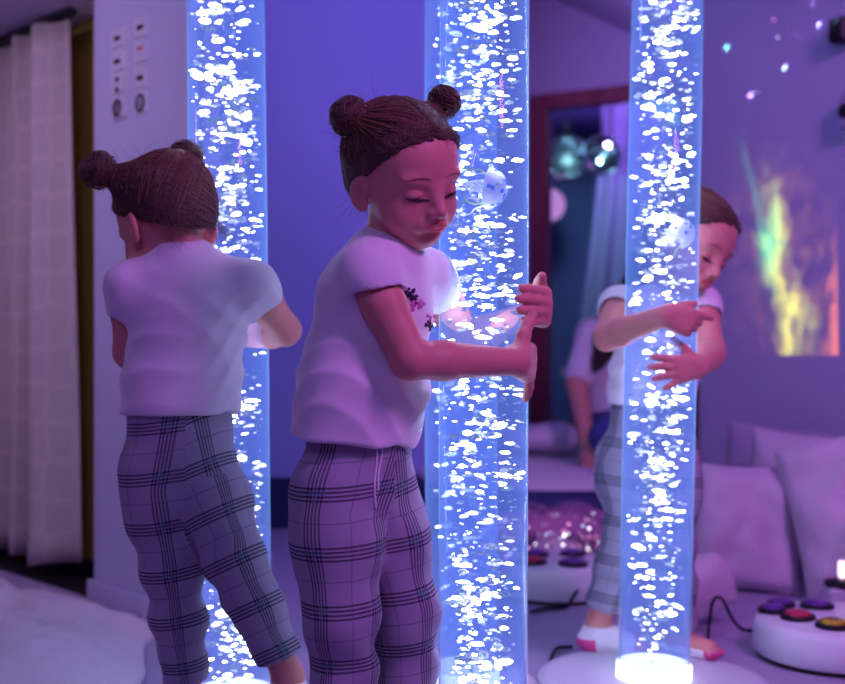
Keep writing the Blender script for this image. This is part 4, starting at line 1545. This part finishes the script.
# --- the girl in front
fC = (.80, -.60)
aR, aL = P(348, 772, 1.84), P(409, 762, 1.93)
lR, lL = legs(PELV['C'], fC, P(341, 615, 1.79), aR, toe_of(aR, (.6, -.8), .050), P(404, 612, 1.90), aL, toe_of(aL, (.75, -.65), .05))
cC = dict(root=(X(372, 1.88), 1.88, 0), label='child in white shirt and plaid trousers in front, hugging the large middle bubble tube', group='children at the bubble tubes',
          facing=fC, head=P(402, 173, 1.835), look=(40, 20, -12), hs=1.04,
          pelvis=PELV['C'], waist=P(362, 425, 1.865), chest=P(376, 299, 1.86), neck=P(386, 234, 1.855),
          hem=P(355, 440, 1.86), hem_r=(.113, 1.20), hemn=(.10, .0, 1), neckoff=(.020, -.016, .030),
          armR=dict(j=J((366, 270, 1.770), (411, 360, 1.745), (518, 362, 1.842)), sleeve=.036, sleeven=(.15, 0, -1),
                    hand=dict(d=(.32, .95, -.05), n=(-.93, .34, 0), s_=(0, 0, 1), curl=[(35, 35, 25), (30, 40, 30), (28, 40, 30), (5, 12, 10)], scale=1.12, spread=.06, base=[0, .0, -.1, -.95], thumb=(.25, .95, -.15), thumb_bend=-.1)),
          armL=dict(j=J((426, 275, 1.935), (468, 340, 2.095), (532, 312, 2.003)), sleeve=.06,
                    hand=dict(d=(.20, -1, .08), n=(-1, -.18, 0), s_=(0, 0, 1), curl=[(44, 10, 8), (46, 10, 8), (46, 11, 8), (45, 12, 8)], scale=1.16, spread=.05, lens=[.058, .064, .060, .049], thumb=(.85, .52, .02), thumb_bend=.04)),
          legR=lR, legL=lL, buns=[(P(350, 117, 1.80), .030), (P(444, 102, 1.868), .025)], ph=.4, seed=3, leg_w=.97)
# --- the girl's mirror image at the left, built solid, seen from behind
fL = (-.30, .95)
aR, aL = P(288, 676, 2.07), P(189, 702, 2.12)
lR, lL = legs(PELV['L'], fL, P(231, 552, 2.045), aR, toe_of(aR, (.75, -.2), .050, .090), P(172, 565, 2.09), aL, toe_of(aL, (-.3, .9), .05), hw=.040)
cL = dict(root=(X(190, 2.12), 2.12, 0), label='child in white shirt and plaid trousers seen from behind, at the left bubble tube', group='children at the bubble tubes',  # mirror image of the girl in front, not a second child
          facing=fL, head=P(167, 219, 2.125), look=(222, 30, 0), hs=1.06,
          pelvis=PELV['L'], waist=P(180, 402, 2.11), chest=P(189, 315, 2.10), neck=P(184, 243, 2.10),
          hem=P(180, 413, 2.11), hem_r=(.104, 1.2), hemn=(0, 0, 1), neckoff=(-.004, .006, .036),
          armR=dict(j=J((250, 284, 2.10), (285, 330, 2.20), (243, 338, 2.375)), sleeve=.045,
                    hand=dict(d=(-1, .1, 0), n=(-.1, -1, 0), s_=(0, 0, 1), curl=[(25, 30, 20)] * 4)),
          armL=dict(j=J((131, 284, 2.08), (130, 352, 2.13), (176, 352, 2.255)), sleeve=.055,
                    hand=dict(d=(.25, 1, 0), n=(1, -.25, 0), s_=(0, 0, 1), curl=[(25, 30, 20)] * 4)),
          legR=lR, legL=lL, buns=[(P(99, 170, 2.09), .032), (P(186, 157, 2.165), .030)], ph=2.0, leg_w=.93, nape=170, seed=5, voff=.03)
# --- the girl's mirror image at the right, built solid, peeking from behind her tube
fR = (.12, -1)
aR, aL = P(598, 622, 2.66), P(680, 640, 2.66)
lR, lL = legs(PELV['R'], fR, P(633, 520, 2.60), aR, toe_of(aR, (1, -.15), .048, .10), P(668, 545, 2.60), aL, toe_of(aL, (.6, -.7), .048, .10))
cR = dict(root=(X(650, 2.68), 2.68, 0), label='child peeking out from behind the right bubble tube with both hands on it', group='children at the bubble tubes',  # mirror image of the girl in front, not another child
          facing=fR, head=P(690, 240, 2.615), look=(40, 28, 14), hs=1.06,
          pelvis=PELV['R'], waist=P(652, 405, 2.70), chest=P(660, 335, 2.68), neck=P(670, 286, 2.665),
          hem=P(650, 405, 2.70), hem_r=(.100, 1.25), hemn=(0, 0, 1),
          armR=dict(j=J((620, 305, 2.655), (607, 337, 2.50), (664, 316, 2.343)), sleeve=.05,
                    hand=dict(d=(.97, .16, -.28), n=(-.10, 1, 0), s_=(.2, 0, 1), curl=[(8, 10, 8), (30, 35, 25), (38, 40, 25), (42, 42, 25)], scale=1.0, spread=.05, thumb=(.75, .5, .2))),
          armL=dict(j=J((700, 303, 2.65), (712, 353, 2.54), (701, 366, 2.395)), sleeve=.05,
                    hand=dict(d=(-.93, -.22, -.12), n=(.15, 1, 0), s_=(0, 0, 1), curl=[(4, 6, 4), (6, 8, 5), (8, 8, 5), (6, 8, 6)], scale=1.0, spread=.24, base=[-.05, .02, .0, -.08], thumb=(.5, .85, .05), thumb_bend=.0)),
          legR=lR, legL=lL, buns=[(P(668, 190, 2.60), .028), (P(716, 205, 2.70), .020)], ph=4.0, seed=9, strands=600)
for cfg in (cC, cL, cR):
    make_girl(cfg); socks(cfg)

# small sequin motif on the front girl's shirt and her drawstring
T, Kt = cC['_']['shirt'], cC['_']['trousers']


def onto(sdf, p, dirn, lift=.0015):
    p = np.array(p, float); dirn = nrm(dirn)
    for _ in range(60):
        d = sdf.ev(p[None])[0]
        if d < lift: break
        p = p + dirn * max(d * .7, .0008)
    return p


def motif(px, py, n, w, m, seed):
    g = random.Random(seed); b = MB()
    for i in range(n):
        q = P(px + g.gauss(0, w), py + g.gauss(0, w * .8), 1.6)
        q = onto(T, q, q - np.array([0, 0, HC]), .0010)
        b.ball(q, g.uniform(.0016, .0032), None, 8, 5)
    return b.build('shirt_motif', m, cC['_']['root'], True)


motif(411, 295, 40, 3.4, M['print_dark'], 1); motif(416, 304, 26, 3.2, M['print_pink'], 2); motif(429, 325, 14, 2, M['print_dark'], 3); motif(430, 318, 10, 2.4, M['print_pink'], 4)
for xs in ((376, 0), (381, 1)):
    pts = []
    for i in range(10):
        q = P(xs[0] - (3.5 if xs[1] else 1) * (i / 9) ** 2 + 1.0 * math.sin(i * .8), 441 + (7.5 if xs[1] == 0 else 5.5) * i, 1.62)
        pts.append(onto(Kt, q, q - np.array([0, 0, HC]), .002))
    MB().tube(smooth_curve(pts, 3), .0019, 6).build('drawstring', M['cord'], cC['_']['root'], True)


# --- woman sitting behind, partly hidden
def woman():
    d = 4.62
    root_p = np.array([X(628, d), d, 0])
    root = empty('person', root_p, 'adult in white shirt and blue jeans sitting far behind, left of the right bubble tube', 'person')
    W = lambda px, py, dd=d: P(px, py, dd)
    B = Sdf()
    pel, che, nek, hd = W(622, 440), W(622, 360), W(634, 318), W(656, 280, 4.58)
    B.chain([pel, che, nek + [0, 0, -.05]], [.13, .13, .07], .04, sq=((0, 1, 0), 1.25))
    B.cone(nek, hd, .048, .048, .02)
    B.ell(hd + [0, 0, .03], (.072, .092, .105), None, .02); B.ell(hd + [0, -.04, -.04], (.05, .05, .06), None, .03)
    B.ell(hd + [0, -.098, -.005], (.012, .016, .02), None, .01)
    B.chain([W(592, 336), W(577, 385, 4.50), W(588, 447, 4.32)], [.045, .040, .028], .02)
    B.chain([W(652, 340), W(652, 400, 4.50), W(602, 440, 4.32)], [.045, .040, .028], .02)
    add_hand(B, W(588, 447, 4.32), (.4, -.5, -.6), (.5, 0, -.5), (0, -1, .2), [(20, 25, 15)] * 4, 1.35)
    add_hand(B, W(604, 442, 4.32), (-.5, -.5, -.5), (-.4, .2, -.6), (0, -1, .2), [(20, 25, 15)] * 4, 1.35)
    V, Q = B.mesh(.005); mesh_np('body', V, Q, M['skin_adult'], root)
    S = Sdf()
    S.chain([W(622, 425), che, nek + [0, 0, -.07]], [.145, .145, .09], .04, sq=((0, 1, 0), 1.25))
    for a, b in ((W(592, 336), W(577, 385, 4.50)), (W(652, 340), W(652, 400, 4.50))):
        S.cone(nek + [0, 0, -.08], a, .065, .062, .03); S.cone(a, a + (b - a) * .8, .062, .058, .03)
    V, Q = S.mesh(.006); mesh_np('shirt', V, Q, M['shirt'], root)
    Jn = Sdf()
    Jn.cone(W(616, 432), W(630, 432), .150, .150, .03, sq=((0, 0, 1), 1.2))
    Jn.chain([W(612, 436), W(610, 438, 4.25)], [.10, .075], .03)
    Jn.chain([W(640, 440), W(650, 436, 4.15)], [.10, .075], .03)
    V, Q = Jn.mesh(.006); mesh_np('jeans', V, Q, M['jeans'], root)
    H = Sdf()
    H.ell(hd + [0, .012, .045], (.088, .100, .108), None, .02)
    H.chain([hd + [-.05, .02, .05], hd + [-.10, -.02, -.09], W(606, 345, 4.50), W(596, 368, 4.46)], [.060, .060, .050, .018], .02)
    H.ell(hd + [.01, -.10, -.02], (.058, .05, .085), None, .015, 's')
    H.disp(lambda p: .004 * np.sin(p[:, 0] * 190 + p[:, 2] * 40))
    V, Q = H.mesh(.005); mesh_np('hair', V, Q, M['hair_dark'], root)


woman()

# =================================================================== lights
W = bpy.data.worlds.new('world'); SC.world = W; W.use_nodes = True
W.node_tree.nodes['Background'].inputs[0].default_value = (.30, .13, .72, 1)
W.node_tree.nodes['Background'].inputs[1].default_value = .09


def area(name, loc, aim, size, col, e):
    l = bpy.data.lights.new(name, 'AREA'); l.shape = 'DISK'; l.size = size; l.color = col; l.energy = e
    o = bpy.data.objects.new(name, l); COL.objects.link(o); o.location = loc
    o.rotation_euler = (Vector(aim) - Vector(loc)).to_track_quat('-Z', 'Y').to_euler()
    return o


area('violet_wash_lamp', (-.7, -.4, 2.5), (0, 2.2, .6), 1.0, (.42, .29, 1), 15)
area('magenta_wash_lamp', (1.5, .6, 2.4), (1.1, 3.8, .6), .6, (.76, .24, 1), 46)
area('blue_wall_fill', (-.35, 3.2, 2.55), (-.2, 4.6, .5), .4, (.22, .26, 1), 7)  # added fill for the tubes' blue on the back wall
area('curtain_fill', (-1.7, 2.4, 1.7), (-1.35, 3.9, .9), .4, (.74, .54, .95), 8)  # added fill brightening the curtain and the recess
area('ball_fill', (.84, 6.95, 1.70), (1.05, 7.6, 1.95), .10, (.35, .9, 1), 15)  # added light for the mirror balls to reflect
area('door_fill', (.85, 5.3, 2.3), (1.0, 6.5, 1.6), .2, (.50, .28, 1), 7)  # added fill lifting the door wall and its frame
area('beyond_fill', (1.6, 7.2, 2.5), (1.2, 8.8, 1.2), .3, (.40, .26, 1), 30)  # added fill lighting the room behind the doorway


def gobo(name, loc, aim, energy, size):
    l = bpy.data.lights.new(name, 'SPOT'); l.energy = energy; l.spot_size = size; l.spot_blend = .02; l.shadow_soft_size = .004
    o = bpy.data.objects.new(name, l); COL.objects.link(o); o.location = loc
    o.rotation_euler = (Vector(aim) - Vector(loc)).to_track_quat('-Z', 'Y').to_euler()
    bpy.context.view_layer.update()
    l.use_nodes = True
    nt = l.node_tree; nt.nodes.clear()
    out = nt.nodes.new('ShaderNodeOutputLight'); em = nt.nodes.new('ShaderNodeEmission')
    nt.links.new(em.outputs[0], out.inputs[0])
    tc = nt.nodes.new('ShaderNodeTexCoord'); sp = nt.nodes.new('ShaderNodeSeparateXYZ')
    nt.links.new(tc.outputs['Normal'], sp.inputs[0])

    def m(op, a, b=None, c=None, clamp=False):
        n = nt.nodes.new('ShaderNodeMath'); n.operation = op; n.use_clamp = clamp
        for i, q in enumerate((a, b, c)):
            if q is None: continue
            if isinstance(q, (int, float)): n.inputs[i].default_value = q
            else: nt.links.new(q, n.inputs[i])
        return n.outputs[0]
    z = m('ABSOLUTE', sp.outputs[2])
    u, v = m('DIVIDE', sp.outputs[0], z), m('DIVIDE', sp.outputs[1], z)
    return o, nt, em, m, u, v


def galaxy():
    cpt = on_wall(785, 245, 0)
    loc = cpt + np.array([RN[0], RN[1], 0]) * 1.25 + np.array([.05, -.35, .75])
    o, nt, em, m, u, v = gobo('galaxy_projector', tuple(loc), tuple(cpt), 30, math.radians(75))
    inv = np.array(o.matrix_world.inverted())
    pts = []
    for (px, py) in ((730, 355), (838, 355), (730, 125), (838, 125)):
        q = inv @ np.array([*on_wall(px, py, 0), 1]); pts.append((q[0] / -q[2], q[1] / -q[2]))
    # projective-ish inverse: affine least squares from uv to picture fractions
    A = np.array([[a, b, 1, a * b] for a, b in pts]); ca = np.linalg.solve(A, np.array([0, 1, 0, 1.])); cb = np.linalg.solve(A, np.array([0, 0, 1, 1.]))
    uv_ = m('MULTIPLY', u, v)

    def comb(c):
        return m('ADD', m('ADD', m('MULTIPLY', u, float(c[0])), m('MULTIPLY', v, float(c[1]))), m('ADD', m('MULTIPLY', uv_, float(c[3])), float(c[2])))
    a, b = comb(ca), comb(cb)
    cx = nt.nodes.new('ShaderNodeCombineXYZ'); nt.links.new(m('MULTIPLY', a, 1.0), cx.inputs[0]); nt.links.new(m('MULTIPLY', b, 1.1), cx.inputs[1])

    def noise(sc, det, off, dist=0.):
        mp = nt.nodes.new('ShaderNodeMapping'); mp.inputs['Location'].default_value = (off, off * .7, 0); nt.links.new(cx.outputs[0], mp.inputs[0])
        n = nt.nodes.new('ShaderNodeTexNoise'); n.inputs['Scale'].default_value = sc; n.inputs['Detail'].default_value = det; n.inputs['Roughness'].default_value = .6; n.inputs['Distortion'].default_value = dist
        nt.links.new(mp.outputs[0], n.inputs['Vector']); return n.outputs[0]
    n1, n2, n3 = noise(7, 8, 1.3, .5), noise(3.6, 6, 5.1, .6), noise(9, 6, 8.8, .4)
    aw = m('ADD', a, m('MULTIPLY', m('SUBTRACT', n2, .5), .55))
    core = m('SUBTRACT', 1.0, m('DIVIDE', m('ABSOLUTE', m('SUBTRACT', aw, m('SUBTRACT', .60, m('MULTIPLY', b, .34)))), m('SUBTRACT', .25, m('MULTIPLY', b, .12))), None, True)
    topf = m('SUBTRACT', 1.0, m('MULTIPLY', m('SUBTRACT', b, .30), 1.9), None, True)
    core = m('MULTIPLY', m('POWER', core, 1.5), topf)
    core = m('MULTIPLY', core, m('MULTIPLY', m('SUBTRACT', n1, .34), 3.4, None, True))
    halo = m('SUBTRACT', 1.0, m('DIVIDE', m('ABSOLUTE', m('SUBTRACT', aw, m('SUBTRACT', .60, m('MULTIPLY', b, .30)))), .62), None, True)
    halo = m('MULTIPLY', m('MULTIPLY', halo, m('SUBTRACT', 1.0, m('MULTIPLY', m('SUBTRACT', b, .45), 2.0), None, True)), m('MULTIPLY', m('SUBTRACT', n3, .42), 2.4, None, True))
    # orange at the right foot, green tail at the upper left
    ro = m('SUBTRACT', 1.0, m('ADD', m('MULTIPLY', m('ABSOLUTE', m('SUBTRACT', aw, .97)), 6.0), m('MULTIPLY', b, 1.9)), None, True)
    ro = m('MULTIPLY', ro, m('MULTIPLY', n1, 1.6))
    gt = m('SUBTRACT', 1.0, m('MULTIPLY', m('ABSOLUTE', m('SUBTRACT', a, m('ADD', .05, m('MULTIPLY', m('SUBTRACT', 1.0, b), .52)))), 16.0), None, True)
    gt = m('MULTIPLY', m('MULTIPLY', gt, m('MULTIPLY', m('SUBTRACT', 1.0, b), .7)), m('MULTIPLY', m('GREATER_THAN', b, .30), n1))
    gre = m('SUBTRACT', 1.0, m('ADD', m('MULTIPLY', m('ABSOLUTE', m('SUBTRACT', aw, .38)), 5.0), m('MULTIPLY', m('ABSOLUTE', m('SUBTRACT', b, .42)), 3.2)), None, True)
    gate = m('MULTIPLY', m('MULTIPLY', m('GREATER_THAN', b, 0.0), m('LESS_THAN', a, 1.0)), m('MULTIPLY', m('GREATER_THAN', a, -.05), m('LESS_THAN', b, 1.02)))
    R_ = m('ADD', m('ADD', m('MULTIPLY', core, 1.0), m('MULTIPLY', halo, .34)), m('MULTIPLY', ro, 1.1))
    G_ = m('ADD', m('ADD', m('MULTIPLY', core, 1.05), m('MULTIPLY', halo, .13)), m('ADD', m('MULTIPLY', gt, .8), m('ADD', m('MULTIPLY', gre, .5), m('MULTIPLY', ro, .25))))
    B_ = m('ADD', m('MULTIPLY', core, .05), m('ADD', m('MULTIPLY', gt, .3), m('MULTIPLY', gre, .12)))
    cc = nt.nodes.new('ShaderNodeCombineColor')
    for i, q in enumerate((R_, G_, B_)): nt.links.new(m('MULTIPLY', q, gate), cc.inputs[i])
    nt.links.new(cc.outputs[0], em.inputs[0]); em.inputs[1].default_value = 12.0


def ball_dots():
    o, nt, em, m, u, v = gobo('mirror_ball_dots', (.75, 3.3, 2.3), (1.4, 6.4, 1.55), 60, math.radians(76))  # added unseen spot throwing the mirror balls' light dots
    cx = nt.nodes.new('ShaderNodeCombineXYZ'); nt.links.new(u, cx.inputs[0]); nt.links.new(v, cx.inputs[1])
    vo = nt.nodes.new('ShaderNodeTexVoronoi'); vo.inputs['Scale'].default_value = 15
    nt.links.new(cx.outputs[0], vo.inputs['Vector'])
    dot = m('LESS_THAN', vo.outputs['Distance'], .095)
    sc = nt.nodes.new('ShaderNodeSeparateColor'); nt.links.new(vo.outputs['Color'], sc.inputs[0])
    k = m('MULTIPLY', dot, m('POWER', sc.outputs[0], 2.5))
    mx = nt.nodes.new('ShaderNodeCombineColor')
    nt.links.new(m('MULTIPLY', k, m('ADD', .25, sc.outputs[1])), mx.inputs[0])
    nt.links.new(m('MULTIPLY', k, m('ADD', .35, m('MULTIPLY', sc.outputs[2], .8))), mx.inputs[1])
    nt.links.new(m('MULTIPLY', k, .9), mx.inputs[2])
    nt.links.new(mx.outputs[0], em.inputs[0]); em.inputs[1].default_value = 18.0


galaxy(); ball_dots()
